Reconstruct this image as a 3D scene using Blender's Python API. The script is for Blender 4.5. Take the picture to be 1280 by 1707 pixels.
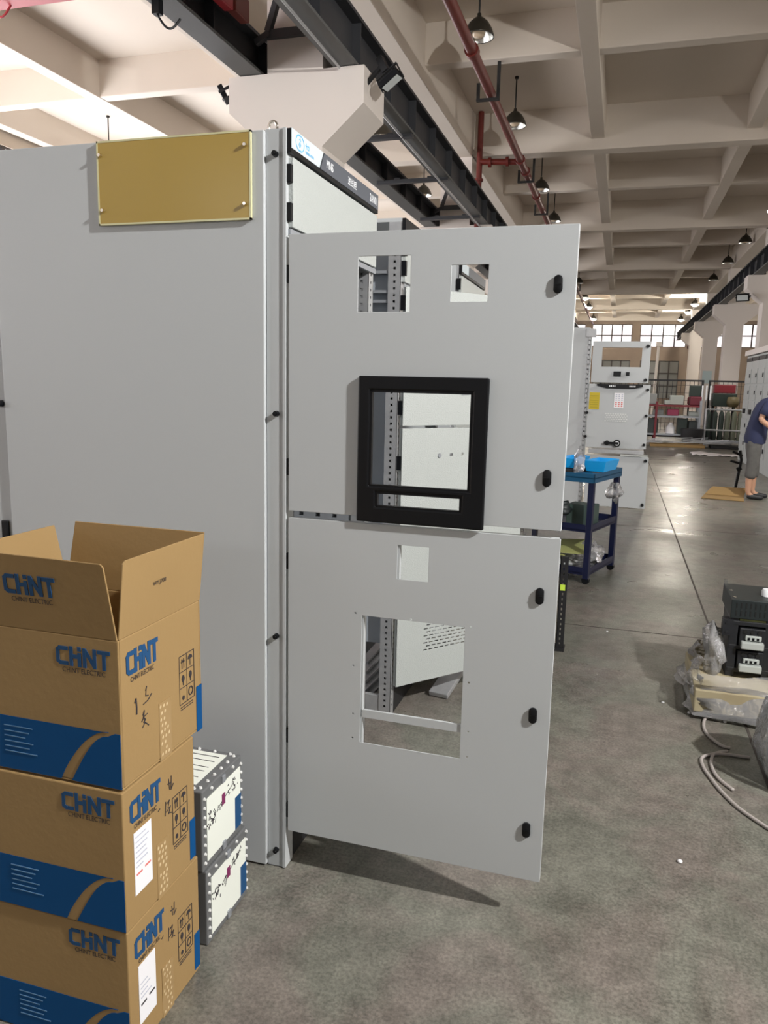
import bpy, bmesh, math, random
from mathutils import Vector, Matrix, noise
random.seed(7)
for o in list(bpy.data.objects): bpy.data.objects.remove(o)
SC = bpy.context.scene
COL = SC.collection

# ------------------------------------------------------------------ camera
CAMR = Matrix(((0.957, -0.069, 0.283), (0.290, 0.153, -0.945), (0.022, 0.986, 0.167)))
_r0 = Vector(CAMR[0]).normalized()
FPX = 1285.0
CAMP = Vector((0, 0, 1.53))
def _basis():
    def ray(p): return Vector((p[0]-640, -(p[1]-853.5), -FPX)).normalized()
    up = -ray((468, 8450)); f = ray((1035, 643)); f = (f-up*f.dot(up)).normalized(); r = f.cross(up)
    return Matrix((r, f, up))
CAMR = _basis()
cd = bpy.data.cameras.new('camera'); cam = bpy.data.objects.new('camera', cd); COL.objects.link(cam)
cd.sensor_fit = 'HORIZONTAL'; cd.sensor_width = 36; cd.lens = 36*FPX/1280
cd.clip_start = 0.05; cd.clip_end = 300
cam.matrix_world = Matrix.Translation(CAMP) @ CAMR.to_4x4()
SC.camera = cam
def ray(x, y): return CAMR @ Vector((x-640, -(y-853.5), -FPX))
def atX(x, y, v): d = ray(x, y); return CAMP + d*((v-CAMP.x)/d.x)
def atY(x, y, v): d = ray(x, y); return CAMP + d*((v-CAMP.y)/d.y)
def atZ(x, y, v): d = ray(x, y); return CAMP + d*((v-CAMP.z)/d.z)

# ------------------------------------------------------------------ light
SC.view_settings.view_transform = 'Standard'; SC.view_settings.look = 'None'
SC.view_settings.gamma = 1; SC.view_settings.use_curve_mapping = False
SC.view_settings.exposure = 0.0
W = bpy.data.worlds.new('sky'); SC.world = W; W.use_nodes = True
W.node_tree.nodes['Background'].inputs[0].default_value = (1.0, 0.95, 0.95, 1)
W.node_tree.nodes['Background'].inputs[1].default_value = .12
def area(name, loc, direction, sx, sy, power, col=(1, 1, 1)):
    l = bpy.data.lights.new(name, 'AREA'); l.shape = 'RECTANGLE'; l.size = sx; l.size_y = sy; l.energy = power; l.color = col
    o = bpy.data.objects.new(name, l); COL.objects.link(o); o.location = loc
    o.rotation_euler = Vector(direction).to_track_quat('-Z', 'Y').to_euler(); return o
def point(name, loc, power, col, r=.1):
    l = bpy.data.lights.new(name, 'POINT'); l.energy = power; l.color = col; l.shadow_soft_size = r
    o = bpy.data.objects.new(name, l); COL.objects.link(o); o.location = loc; return o
def spot(name, loc, target, power, col, ang, blend, r):
    l = bpy.data.lights.new(name, 'SPOT'); l.energy = power; l.color = col; l.spot_size = math.radians(ang); l.spot_blend = blend; l.shadow_soft_size = r
    o = bpy.data.objects.new(name, l); COL.objects.link(o); o.location = loc
    o.rotation_euler = (Vector(target)-Vector(loc)).to_track_quat('-Z', 'Y').to_euler(); return o
FLOOD = Vector((3.1, .85, 3.95))
spot('floodlight_beam', FLOOD, (-.2, 3.2, .3), 1400, (1.0, .98, .95), 150, .5, .09)
spot('floodlight_beam', (3.05, 9.4, 3.95), (.3, 13.6, 0), 560, (1.0, .97, .90), 94, .6, .09)
spot('floodlight_beam', (3.2, 22.0, 3.95), (.3, 25.5, 0), 260, (1.0, .97, .90), 104, .6, .09)
WARM = (1.0, .93, .80)
area('daylight_left_windows', (-10.1, 11, 3.4), (1, 0, .75), 30, 3.6, 2100, (.98, .97, 1.0))
area('rear_fill_light', (-1, -9.6, 4.7), (0, 1, .45), 14, 1.0, 170, (.93, .97, 1.0))  # added fill high behind the camera, not from any window
area('right_fill_light', (9.6, 20, 4.2), (-1, 0, .12), 46, 1.6, 650, (1.0, .95, .88))  # added fill strip inside the unseen right wall's openings

# ------------------------------------------------------------------ materials
MATS = {}
def mat(name, col, rough=.5, metal=0, spec=.5, emit=None, estr=1, nz=None, bump=None, alpha=None, trans=0, vary=None):
    """nz=(scale, second colour, contrast) colour variation; bump=(scale, strength)"""
    if name in MATS: return MATS[name]
    m = bpy.data.materials.new(name); m.use_nodes = True; nt = m.node_tree; b = nt.nodes['Principled BSDF']
    b.inputs['Base Color'].default_value = (*col, 1); b.inputs['Roughness'].default_value = rough
    b.inputs['Metallic'].default_value = metal; b.inputs['Specular IOR Level'].default_value = spec
    b.inputs['Transmission Weight'].default_value = trans
    if emit: b.inputs['Emission Color'].default_value = (*emit, 1); b.inputs['Emission Strength'].default_value = estr
    tc = nt.nodes.new('ShaderNodeTexCoord')
    if nz:
        n = nt.nodes.new('ShaderNodeTexNoise'); n.inputs['Scale'].default_value = nz[0]; n.inputs['Detail'].default_value = 6
        r = nt.nodes.new('ShaderNodeValToRGB'); r.color_ramp.elements[0].position = .5-nz[2]; r.color_ramp.elements[1].position = .5+nz[2]
        r.color_ramp.elements[0].color = (*col, 1); r.color_ramp.elements[1].color = (*nz[1], 1)
        nt.links.new(tc.outputs['Object'], n.inputs['Vector']); nt.links.new(n.outputs['Fac'], r.inputs[0]); nt.links.new(r.outputs[0], b.inputs['Base Color'])
    if bump:
        n = nt.nodes.new('ShaderNodeTexNoise'); n.inputs['Scale'].default_value = bump[0]; n.inputs['Detail'].default_value = 3
        bp = nt.nodes.new('ShaderNodeBump'); bp.inputs['Strength'].default_value = bump[1]; bp.inputs['Distance'].default_value = .01
        nt.links.new(tc.outputs['Object'], n.inputs['Vector']); nt.links.new(n.outputs['Fac'], bp.inputs['Height']); nt.links.new(bp.outputs[0], b.inputs['Normal'])
    if alpha is not None: b.inputs['Alpha'].default_value = alpha
    MATS[name] = m; return m
def floor_mat():
    m = bpy.data.materials.new('worn_concrete'); m.use_nodes = True; nt = m.node_tree; b = nt.nodes['Principled BSDF']; L = nt.links
    tc = nt.nodes.new('ShaderNodeTexCoord')
    def N(s, d, rough=.6, dist=0, sc=None):
        n = nt.nodes.new('ShaderNodeTexNoise'); n.inputs['Scale'].default_value = s; n.inputs['Detail'].default_value = d; n.inputs['Roughness'].default_value = rough; n.inputs['Distortion'].default_value = dist
        if sc:
            mp = nt.nodes.new('ShaderNodeMapping'); mp.inputs['Scale'].default_value = sc; L.new(tc.outputs['Object'], mp.inputs[0]); L.new(mp.outputs[0], n.inputs['Vector'])
        else: L.new(tc.outputs['Object'], n.inputs['Vector'])
        return n
    def R(n, p0, c0, p1, c1):
        r = nt.nodes.new('ShaderNodeValToRGB'); e = r.color_ramp.elements; e[0].position = p0; e[0].color = (*c0, 1); e[1].position = p1; e[1].color = (*c1, 1); L.new(n.outputs['Fac'], r.inputs[0]); return r
    def MX(a, c, kind='MULTIPLY', f=1.0):
        x = nt.nodes.new('ShaderNodeMix'); x.data_type = 'RGBA'; x.blend_type = kind; x.inputs[0].default_value = f; L.new(a, x.inputs[6]); L.new(c, x.inputs[7]); return x.outputs[2]
    a = R(N(.9, 8, .65, .4), .32, (.165, .155, .135), .68, (.24, .22, .195))
    g = R(N(2.3, 5, .6, .8), .42, (.93, 1.0, .95), .60, (1.0, .95, .95))
    s = R(N(9, 8, .75), .34, (.66, .66, .66), .60, (1.10, 1.10, 1.10))
    f = R(N(95, 4, .7), .36, (.66, .66, .66), .60, (1.12, 1.12, 1.12))
    st = R(N(1.6, 9, .7, 1.6, (1, .45, 1)), .30, (.66, .64, .62), .46, (1, 1, 1))
    L.new(MX(MX(MX(MX(a.outputs[0], g.outputs[0]), s.outputs[0]), f.outputs[0]), st.outputs[0]), b.inputs['Base Color'])
    rr = R(N(1.4, 5, .6, .5), .3, (.24,)*3, .7, (.42,)*3); L.new(rr.outputs[0], b.inputs['Roughness'])
    bp = nt.nodes.new('ShaderNodeBump'); bp.inputs['Strength'].default_value = .12; bp.inputs['Distance'].default_value = .01
    L.new(N(30, 6, .7).outputs['Fac'], bp.inputs['Height']); L.new(bp.outputs[0], b.inputs['Normal'])
    return m
M_floor = floor_mat()
M_plaster = mat('painted_plaster', (.72, .65, .57), .85, nz=(.5, (.66, .59, .51), .25), bump=(3, .15))
M_col = mat('painted_concrete_column', (.77, .71, .66), .8, bump=(4, .2))
M_wall = mat('wall_paint', (.55, .47, .38), .85)
M_farwall = mat('brown_panel_wall', (.26, .20, .16), .8, nz=(.8, (.33, .26, .20), .2))
M_paint = mat('light_grey_powder_coat', (.485, .51, .525), .42, bump=(600, .05))
M_paint2 = mat('pale_grey_powder_coat', (.45, .48, .47), .36, bump=(260, .35))
M_zinc = mat('galvanised_steel', (.50, .51, .52), .45, .55, nz=(20, (.42, .43, .45), .2))
M_zincd = mat('dull_zinc', (.33, .35, .38), .5, .4)
M_black = mat('black_plastic', (.004, .0045, .006), .42, spec=.3)
M_blackm = mat('matt_black', (.012, .012, .014), .6)
M_grey = mat('header_grey', (.085, .095, .115), .4)
M_white = mat('white_print', (.85, .87, .9), .5)
M_logo = mat('logo_sticker_white', (.58, .66, .70), .4)
M_blue = mat('print_blue', (.005, .062, .175), .7)
M_lblue = mat('light_logo_blue', (.12, .42, .72), .45)
M_band = mat('carton_blue', (.0015, .068, .22), .7, spec=.2)
M_card = mat('corrugated_cardboard', (.33, .213, .086), .8, nz=(3, (.31, .197, .078), .25), bump=(60, .06))
M_cardin = mat('cardboard_edge', (.62, .44, .25), .9)
M_ink = mat('dark_ink', (.03, .025, .03), .7)
M_tape = mat('clear_tape', (.37, .245, .11), .16)
M_label = mat('label_paper', (.86, .86, .90), .5)
M_lgrey = mat('label_print_grey', (.5, .52, .62), .6)
M_lred = mat('label_print_red', (.70, .20, .18), .6)
M_steel = mat('crane_dark_steel', (.035, .037, .043), .55, .2, nz=(2, (.05, .052, .058), .2))
M_steel2 = mat('crane_flange_grey', (.115, .12, .12), .55, .2)
M_red = mat('red_pipe_paint', (.15, .020, .014), .42)
M_redm = mat('crane_red_paint', (.50, .035, .05), .5)
M_rod = mat('black_rod', (.015, .015, .015), .5)
M_shade = mat('dark_lamp_shade', (.055, .05, .04), .35, .6)
M_refl = mat('lamp_reflector', (.65, .66, .62), .25, .8)
M_bulb = mat('unlit_lamp_glass', (.62, .50, .36), .25, emit=(1, .75, .5), estr=.05)
M_lit = mat('lit_lamp_glass', (1, 1, .9), .3, emit=(1, .98, .86), estr=9)
M_glow = mat('lit_lamp_bowl', (.9, .9, .8), .3, emit=(1, .95, .75), estr=2.2)
M_floodg = mat('floodlight_glass', (.62, .66, .66), .15)
M_floodon = mat('floodlight_glass_lit', (1, 1, .95), .2, emit=(1, .97, .9), estr=12)
M_yplate = mat('amber_acrylic_sheet', (.42, .285, .06), .22, nz=(1.2, (.38, .26, .06), .3))
M_yedge = mat('amber_acrylic_edge', (.62, .60, .36), .2)
M_screw = mat('chrome_screw', (.8, .75, .68), .2, 1)
M_glass = mat('bright_sky_glass', (.9, .88, .92), .1, emit=(1.0, .92, .95), estr=1.0)
M_dglass = mat('lower_window_glass', (.12, .115, .10), .2, emit=(.5, .48, .40), estr=.10)
M_mull = mat('window_steel', (.06, .05, .045), .6)
M_navy = mat('trolley_navy', (.003, .006, .034), .38)
M_tray = mat('trolley_tray_teal', (.008, .075, .16), .35)
M_bin = mat('bright_blue_bin', (.01, .36, .82), .4)
M_olive = mat('olive_sheet', (.34, .36, .13), .7)
M_pcb = mat('dark_green_part', (.05, .08, .07), .5)
M_yellow = mat('yellow_label', (.55, .42, .02), .5)
M_lime = mat('lime_sticker', (.62, .85, .08), .5)
M_darkbox = mat('dark_vented_steel', (.018, .024, .025), .45, .2)
M_slot = mat('slot_black', (.004, .004, .004), .8)
M_breaker = mat('breaker_black', (.013, .014, .017), .45)
M_bwhite = mat('breaker_pale', (.42, .45, .43), .5)
M_busolive = mat('olive_bar', (.25, .27, .10), .5)
M_wood = mat('pale_board', (.42, .37, .24), .7, nz=(6, (.34, .28, .17), .2))
M_tube = mat('grey_conduit', (.42, .38, .36), .45)
M_foam = mat('white_foam', (.85, .84, .86), .7)
M_skin = mat('skin', (.52, .29, .19), .55)
M_shirt = mat('navy_shirt', (.022, .028, .075), .85)
M_trous = mat('grey_trousers', (.12, .115, .11), .9, nz=(14, (.085, .083, .08), .2))
M_shoe = mat('black_shoe', (.012, .012, .015), .5)
M_hair = mat('black_hair', (.012, .011, .012), .7)
M_crate = mat('dark_red_paint', (.17, .010, .018), .5)
M_green = mat('dark_green_paint', (.018, .030, .024), .5)
M_maroon = mat('maroon_plastic', (.12, .02, .04), .5)
M_sheet = mat('white_plastic_sheet', (.85, .80, .80), .6)
M_fabric = mat('yellow_green_cable', (.50, .46, .10), .5)
def plastic_mat():
    m = bpy.data.materials.new('thin_clear_plastic'); m.use_nodes = True; nt = m.node_tree; nt.nodes.remove(nt.nodes['Principled BSDF'])
    out = nt.nodes['Material Output']; g = nt.nodes.new('ShaderNodeBsdfGlossy'); g.inputs['Roughness'].default_value = .12
    d = nt.nodes.new('ShaderNodeBsdfDiffuse'); d.inputs[0].default_value = (.9, .9, .92, 1)
    t = nt.nodes.new('ShaderNodeBsdfTransparent'); t.inputs[0].default_value = (.95, .95, .95, 1)
    fr = nt.nodes.new('ShaderNodeFresnel'); fr.inputs[0].default_value = 1.5
    m1 = nt.nodes.new('ShaderNodeMixShader'); m1.inputs[0].default_value = .24; m2 = nt.nodes.new('ShaderNodeMixShader')
    tc = nt.nodes.new('ShaderNodeTexCoord'); n = nt.nodes.new('ShaderNodeTexNoise'); n.inputs['Scale'].default_value = 22; n.inputs['Detail'].default_value = 3; n.inputs['Distortion'].default_value = 1.5
    b = nt.nodes.new('ShaderNodeBump'); b.inputs['Strength'].default_value = .7; b.inputs['Distance'].default_value = .02
    L = nt.links; L.new(tc.outputs['Object'], n.inputs['Vector']); L.new(n.outputs['Fac'], b.inputs['Height'])
    L.new(b.outputs[0], g.inputs['Normal']); L.new(b.outputs[0], fr.inputs['Normal'])
    L.new(t.outputs[0], m1.inputs[1]); L.new(d.outputs[0], m1.inputs[2]); L.new(fr.outputs[0], m2.inputs[0]); L.new(m1.outputs[0], m2.inputs[1]); L.new(g.outputs[0], m2.inputs[2]); L.new(m2.outputs[0], out.inputs[0])
    return m
M_plastic = plastic_mat()
M_stud = mat('pale_stud', (.72, .73, .72), .25, spec=.7)
M_bub = mat('tape_bubble_highlight', (.62, .47, .27), .15, spec=.8)  # paler than the tape, paints in the glints on the bubbles

# ------------------------------------------------------------------ builders
ORG = {}
class MB:
    def __init__(s): s.bm = bmesh.new(); s.mi = 0
    def face(s, vs, mi=None):
        try: f = s.bm.faces.new(vs); f.material_index = s.mi if mi is None else mi; return f
        except ValueError: return None
    def box(s, a, b, M=None):
        x0, y0, z0 = [min(a[i], b[i]) for i in range(3)]; x1, y1, z1 = [max(a[i], b[i]) for i in range(3)]
        P = [Vector(p) for p in ((x0,y0,z0),(x1,y0,z0),(x1,y1,z0),(x0,y1,z0),(x0,y0,z1),(x1,y0,z1),(x1,y1,z1),(x0,y1,z1))]
        if M: P = [M @ p if isinstance(M, Matrix) else M(*p) for p in P]
        v = [s.bm.verts.new(p) for p in P]
        for q in ((0,3,2,1),(4,5,6,7),(0,1,5,4),(1,2,6,5),(2,3,7,6),(3,0,4,7)): s.face([v[i] for i in q])
        return s
    def bar(s, p0, p1, w, h, up=(0,0,1)):
        p0 = Vector(p0); p1 = Vector(p1); d = (p1-p0); L = d.length; d.normalize(); u = Vector(up)
        if abs(d.dot(u)) > .99: u = Vector((1,0,0))
        x = d.cross(u).normalized(); z = x.cross(d)
        M = Matrix((x, d, z)).transposed().to_4x4(); M.translation = p0
        return s.box((-w/2, 0, -h/2), (w/2, L, h/2), M)
    def ring(s, c, x, y, r, n): return [s.bm.verts.new(c + x*r*math.cos(2*math.pi*i/n) + y*r*math.sin(2*math.pi*i/n)) for i in range(n)]
    def cyl(s, p0, p1, r0, r1=None, n=12, caps=True):
        p0 = Vector(p0); p1 = Vector(p1); r1 = r0 if r1 is None else r1; d = (p1-p0).normalized()
        x = d.orthogonal().normalized(); y = d.cross(x); A = s.ring(p0, x, y, r0, n); B = s.ring(p1, x, y, r1, n)
        for i in range(n): s.face([A[i], A[(i+1)%n], B[(i+1)%n], B[i]])
        if caps: s.face(A[::-1]); s.face(B)
        return s
    def tube(s, pts, r, n=8):
        pts = [Vector(p) for p in pts]; rings = []; x = None
        for i, p in enumerate(pts):
            d = (pts[min(i+1, len(pts)-1)]-pts[max(i-1, 0)]).normalized()
            x = d.orthogonal().normalized() if x is None else (x-d*x.dot(d)).normalized()
            rings.append(s.ring(p, x, d.cross(x), r[i] if isinstance(r, (list, tuple)) else r, n))
        for A, B in zip(rings, rings[1:]):
            for i in range(n): s.face([A[i], A[(i+1)%n], B[(i+1)%n], B[i]])
        s.face(rings[0][::-1]); s.face(rings[-1]); return s
    def lathe(s, prof, c, n=24):
        c = Vector(c); R = [s.ring(c+Vector((0,0,z)), Vector((1,0,0)), Vector((0,1,0)), max(r, .0005), n) for r, z in prof]
        for A, B in zip(R, R[1:]):
            for i in range(n): s.face([A[i], A[(i+1)%n], B[(i+1)%n], B[i]])
        return s
    def poly(s, pts): s.face([s.bm.verts.new(Vector(p)) for p in pts]); return s
    def prism(s, pts, t):
        """polygon (3D, planar) pushed along vector t"""
        t = Vector(t); A = [s.bm.verts.new(Vector(p)) for p in pts]; B = [s.bm.verts.new(Vector(p)+t) for p in pts]; n = len(A)
        s.face(A[::-1]); s.face(B)
        for i in range(n): s.face([A[i], A[(i+1)%n], B[(i+1)%n], B[i]])
        return s
    def sheet(s, u0, v0, u1, v1, t, holes, F):
        """plate with rectangular holes; F(u,v,w) maps to the world, w in 0..t"""
        us = sorted({u0, u1, *[h[0] for h in holes], *[h[2] for h in holes]}); vs = sorted({v0, v1, *[h[1] for h in holes], *[h[3] for h in holes]})
        us = [u for u in us if u0 <= u <= u1]; vs = [v for v in vs if v0 <= v <= v1]
        V = {}
        def g(i, j, k):
            if (i, j, k) not in V: V[i, j, k] = s.bm.verts.new(Vector(F(us[i], vs[j], t*k)))
            return V[i, j, k]
        full = {}
        for i in range(len(us)-1):
            for j in range(len(vs)-1):
                cu = (us[i]+us[i+1])/2; cv = (vs[j]+vs[j+1])/2
                full[i, j] = not any(h[0] < cu < h[2] and h[1] < cv < h[3] for h in holes)
        for (i, j), ok in full.items():
            if not ok: continue
            s.face([g(i,j,0), g(i+1,j,0), g(i+1,j+1,0), g(i,j+1,0)]); s.face([g(i,j,1), g(i,j+1,1), g(i+1,j+1,1), g(i+1,j,1)])
            if not full.get((i-1, j)): s.face([g(i,j,0), g(i,j+1,0), g(i,j+1,1), g(i,j,1)])
            if not full.get((i+1, j)): s.face([g(i+1,j,0), g(i+1,j,1), g(i+1,j+1,1), g(i+1,j+1,0)])
            if not full.get((i, j-1)): s.face([g(i,j,0), g(i,j,1), g(i+1,j,1), g(i+1,j,0)])
            if not full.get((i, j+1)): s.face([g(i,j+1,0), g(i+1,j+1,0), g(i+1,j+1,1), g(i,j+1,1)])
        return s
    def build(s, name, m, parent=None, smooth=False, bevel=0, label=None):
        off = ORG.get(parent.name, Vector()) if parent else Vector()
        bmesh.ops.recalc_face_normals(s.bm, faces=s.bm.faces)
        for v in s.bm.verts: v.co -= off
        me = bpy.data.meshes.new(name); s.bm.to_mesh(me); s.bm.free()
        o = bpy.data.objects.new(name, me); COL.objects.link(o)
        for k in (m if isinstance(m, (list, tuple)) else [m]): me.materials.append(k)
        if parent: o.parent = parent
        ORG[o.name] = off
        if smooth:
            for p in me.polygons: p.use_smooth = True
            if smooth == 'auto':
                md = o.modifiers.new('es', 'EDGE_SPLIT'); md.split_angle = math.radians(35)
        if bevel:
            b = o.modifiers.new('bv', 'BEVEL'); b.width = bevel; b.segments = 2; b.limit_method = 'ANGLE'
        if label: o['label'] = label
        return o
def tag(o, label, cat, group=None, kind=None):
    o['label'] = label; o['category'] = cat
    if group: o['group'] = group
    if kind: o['kind'] = kind
    return o
def thing(name, label, cat, loc, group=None):
    o = bpy.data.objects.new(name, None); COL.objects.link(o); o.location = Vector(loc); o.empty_display_size = .05
    ORG[o.name] = Vector(loc); return tag(o, label, cat, group)
def struct(o): o['kind'] = 'structure'; return o
def wb(p0, p1): return MB().box(p0, p1)

# flat lettering: strokes and text laid on a plane (origin O, right U, up V, normal N)
class Plane:
    def __init__(s, O, U, V): s.O = Vector(O); s.U = Vector(U).normalized(); s.V = Vector(V).normalized(); s.N = s.U.cross(s.V)
    def __call__(s, u, v, w=0): return s.O + s.U*u + s.V*v + s.N*w
_dc = [0]
def decal_poly(mb, pl, pts, w=.0008):
    _dc[0] = (_dc[0]+1) % 9; w += _dc[0]*.00007; mb.prism([pl(u, v, 0.0002) for u, v in pts], pl.N*w)
def stroke(mb, pl, pts, wd, w=.0008):
    for (a, b), (c, d) in zip(pts, pts[1:]):
        l = math.hypot(c-a, d-b) or 1; nx, ny = -(d-b)/l*wd/2, (c-a)/l*wd/2; ex, ey = (c-a)/l*wd*.3, (d-b)/l*wd*.3
        decal_poly(mb, pl, [(a-ex+nx, b-ey+ny), (a-ex-nx, b-ey-ny), (c+ex-nx, d+ey-ny), (c+ex+nx, d+ey+ny)], w)
def rect(mb, pl, u0, v0, u1, v1, w=.0008): decal_poly(mb, pl, [(u0,v0),(u1,v0),(u1,v1),(u0,v1)], w)
def text_obj(name, body, pl, u, v, height, width, m, parent, spacing=1.0, w=.0012, bold=0):
    cu = bpy.data.curves.new('t', 'FONT'); cu.body = body; cu.size = 1; cu.offset = bold; cu.space_character = spacing; cu.resolution_u = 3
    o = bpy.data.objects.new('t', cu); COL.objects.link(o); bpy.context.view_layer.update()
    me = bpy.data.meshes.new_from_object(o.evaluated_get(bpy.context.evaluated_depsgraph_get())); bpy.data.objects.remove(o)
    xs = [q.co.x for q in me.vertices] or [0, 1]; ys = [q.co.y for q in me.vertices] or [0, 1]
    sx = width/max(max(xs)-min(xs), 1e-4); sy = height/max(max(ys)-min(ys), 1e-4); x0 = min(xs); y0 = min(ys)
    off = ORG.get(parent.name, Vector())
    for q in me.vertices: q.co = pl(u+(q.co.x-x0)*sx, v+(q.co.y-y0)*sy, w)-off
    me.materials.clear(); me.materials.append(m)
    ob = bpy.data.objects.new(name, me); COL.objects.link(ob); ob.parent = parent; ORG[ob.name] = off; return ob
def chint(mb, pl, u, v, w, h):
    """the five-letter carton logo in strokes, box u..u+w, v..v+h"""
    t = h*.21
    def S(p): stroke(mb, pl, [(u+a*w, v+b*h) for a, b in p], t)
    S([(.19, .90), (.05, .90), (.01, .80), (.01, .18), (.06, .08), (.19, .08)])
    S([(.27, .98), (.27, .02)]); S([(.27, .50), (.42, .50)]); S([(.43, .66), (.43, .02)]); S([(.43, .98), (.43, .88)])
    S([(.53, .02), (.53, .95)]); S([(.54, .92), (.71, .10)]); S([(.72, .03), (.72, .98)])
    S([(.79, .91), (1.0, .91)]); S([(.90, .85), (.90, .02)])

# ------------------------------------------------------------------ the hall
GY = 7.05; C0 = .15          # column grid along the hall, offset
XL, XM, XR, X2 = -10.3, -3.01, 3.42, 9.9
floor = struct(MB().box((-10.4, -10, -.2), (10, 50.2, 0)).build('floor', M_floor)); floor['label'] = 'worn grey concrete floor with saw-cut joints'
j = MB(); j.box((.655, -4, .0), (.667, 49, .0012)); j.build('joint', M_mull, floor)
for yy in (-2.2, 1.45-.0, 4.98, 8.93, 12.9, 16.9, 21, 25.2):
    if yy in (-2.2, 1.45): continue
    MB().box((-2.6, yy-.004, 0), (3.1, yy+.004, .0010)).build('joint', M_mull, floor)
ceil = struct(MB().box((-10.4, -10, 6.12), (10, 50.2, 6.3)).build('ceiling', M_plaster)); ceil['label'] = 'coffered concrete ceiling slab'
for k in range(-2, 8):
    y = k*GY+.01
    MB().box((-10.4, y, 5.43), (10, y+.32, 6.13)).build('main_beam', M_plaster, ceil, bevel=.012)
    MB().box((-10.4, y+3.5, 5.61), (10, y+3.7, 6.13)).build('cross_rib', M_plaster, ceil, bevel=.012)
for x in (-10.25, -7.83, -5.24, -.65, 1.73, 5.8, 8.1):
    MB().box((x-.11, -10, 5.60), (x+.11, 50, 6.13)).build('long_rib', M_plaster, ceil, bevel=.01)
for x in (XM, XR):
    MB().box((x-.27, -10, 5.40), (x+.27, 50, 6.13)).build('column_line_beam', M_plaster, ceil, bevel=.012)
# far wall with windows
wf = MB(); holes = []
UW = []
for cx in (-8.6, -5.9, -3.3, -.68, 2.1, 4.9, 7.6): UW.append((cx-1.15, 3.92, cx+1.15, 5.25))
UW[3] = (-1.9, 3.92, .42, 5.25); UW[4] = (.88, 3.92, 3.48, 5.25); UW[2] = (-4.6, 3.92, -2.3, 5.25)
LW = [(-4.4, .9, -2.4, 3.12), (-1.7, .9, .42, 3.12), (1.0, .9, 3.2, 3.12)]
wf.sheet(-10.4, 0, 10, 6.15, .3, UW+LW, lambda u, v, w: (u, 49.6+w, v))
struct(wf.build('wall_back', M_farwall))
nw = 0
for (a, z0, b, z1), gl in [(h, M_glass) for h in UW]+[(h, M_dglass) for h in LW]:
    nw += 1
    f = MB(); n = 4; r = 2 if gl is M_glass else 3
    for i in range(n+1): x = a+(b-a)*i/n; f.box((x-.035, 49.62, z0), (x+.035, 49.70, z1))
    for i in range(r+1): z = z0+(z1-z0)*i/r; f.box((a, 49.63, z-.035), (b, 49.69, z+.035))
    w = struct(f.build('window_%d' % nw, M_mull)); MB().box((a, 49.71, z0), (b, 49.73, z1)).build('pane', gl, w)
# left wall with a high window band
wl = MB(); WL = [(y0, 1.4, y0+5.9, 5.38) for y0 in [k*GY+.6 for k in range(-1, 7)]]
wl.sheet(-10, 0, 50.2, 6.15, .2, WL, lambda u, v, w: (-10.42-w, u, v)); struct(wl.build('wall_left', M_wall))
for (a, z0, b, z1) in WL:
    nw += 1; f = MB()
    for i in range(7): y = a+(b-a)*i/6; f.box((-10.5, y-.03, z0), (-10.44, y+.03, z1))
    for z in (z0, (z0+z1)/2, z1): f.box((-10.49, a, z-.03), (-10.45, b, z+.03))
    w = struct(f.build('window_%d' % nw, M_mull)); MB().box((-10.54, a, z0), (-10.52, b, z1)).build('pane', M_glass, w)
struct(MB().sheet(-10, 0, 50.2, 6.15, .2, [(k*GY+.6, 3.4, k*GY+6.5, 5.0) for k in range(-1, 7)], lambda u, v, w: (10+w, u, v)).build('wall_right', M_wall))
struct(MB().sheet(-10.4, 0, 10, 6.15, .2, [(-3, 0, 3, 3.6)], lambda u, v, w: (u, -10-w, v)).build('wall_front', M_wall))

# columns with crane corbels
def column(xc, yf, label, grp=None):
    w, d = .54, .60; m = MB()
    A = [(xc-w/2, 0), (xc+w/2, 0), (xc+w/2, 3.62), (xc+.66, 3.96), (xc+.66, 4.27), (xc+w/2, 4.27), (xc+w/2, 5.45), (xc-w/2, 5.45), (xc-w/2, 4.27), (xc-.66, 4.27), (xc-.66, 3.96), (xc-w/2, 3.62)]
    if xc > 8 or xc < -8: return
    m.prism([(x, yf, z) for x, z in A], (0, d, 0)); o = m.build('concrete_column', M_col)
    return tag(o, label, 'column', grp)
lw = ['cream concrete column with crane corbels rising behind the large open cabinet', 'second cream column along the crane beams, just above the upper open door']
for k in range(-1, 7):
    lb = lw[k-1] if 1 <= k <= 2 else 'cream concrete column of the left crane row, hidden beyond the open door'
    column(XM, k*GY-.11, lb, None if 1 <= k <= 2 else 'far left row columns')
rl = {0: 'cream column off to the right carrying the lit floodlight', 1: 'cream column of the right row beside the working person', 2: None,
      3: 'shaded concrete column with corbel at the right edge above the switch cabinets', 4: 'cream concrete column behind the shaded right-edge column', 5: 'third cream column from the right edge, carrying a small pale notice', 6: 'farthest right-row column next to the big end windows'}
for k in range(0, 7):
    if k == 2: continue
    column(XR, k*GY-.11, rl[k] or '')
n = MB(); pl = Plane((XR-.2, 5*GY-.112, 1.75), (1, 0, 0), (0, 0, 1)); rect(n, pl, 0, 0, .36, .52, .01); tag(n.build('notice_board', mat('pale_notice', (.55, .68, .70), .5)), 'small pale blue notice hung on a far right column', 'notice')

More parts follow.
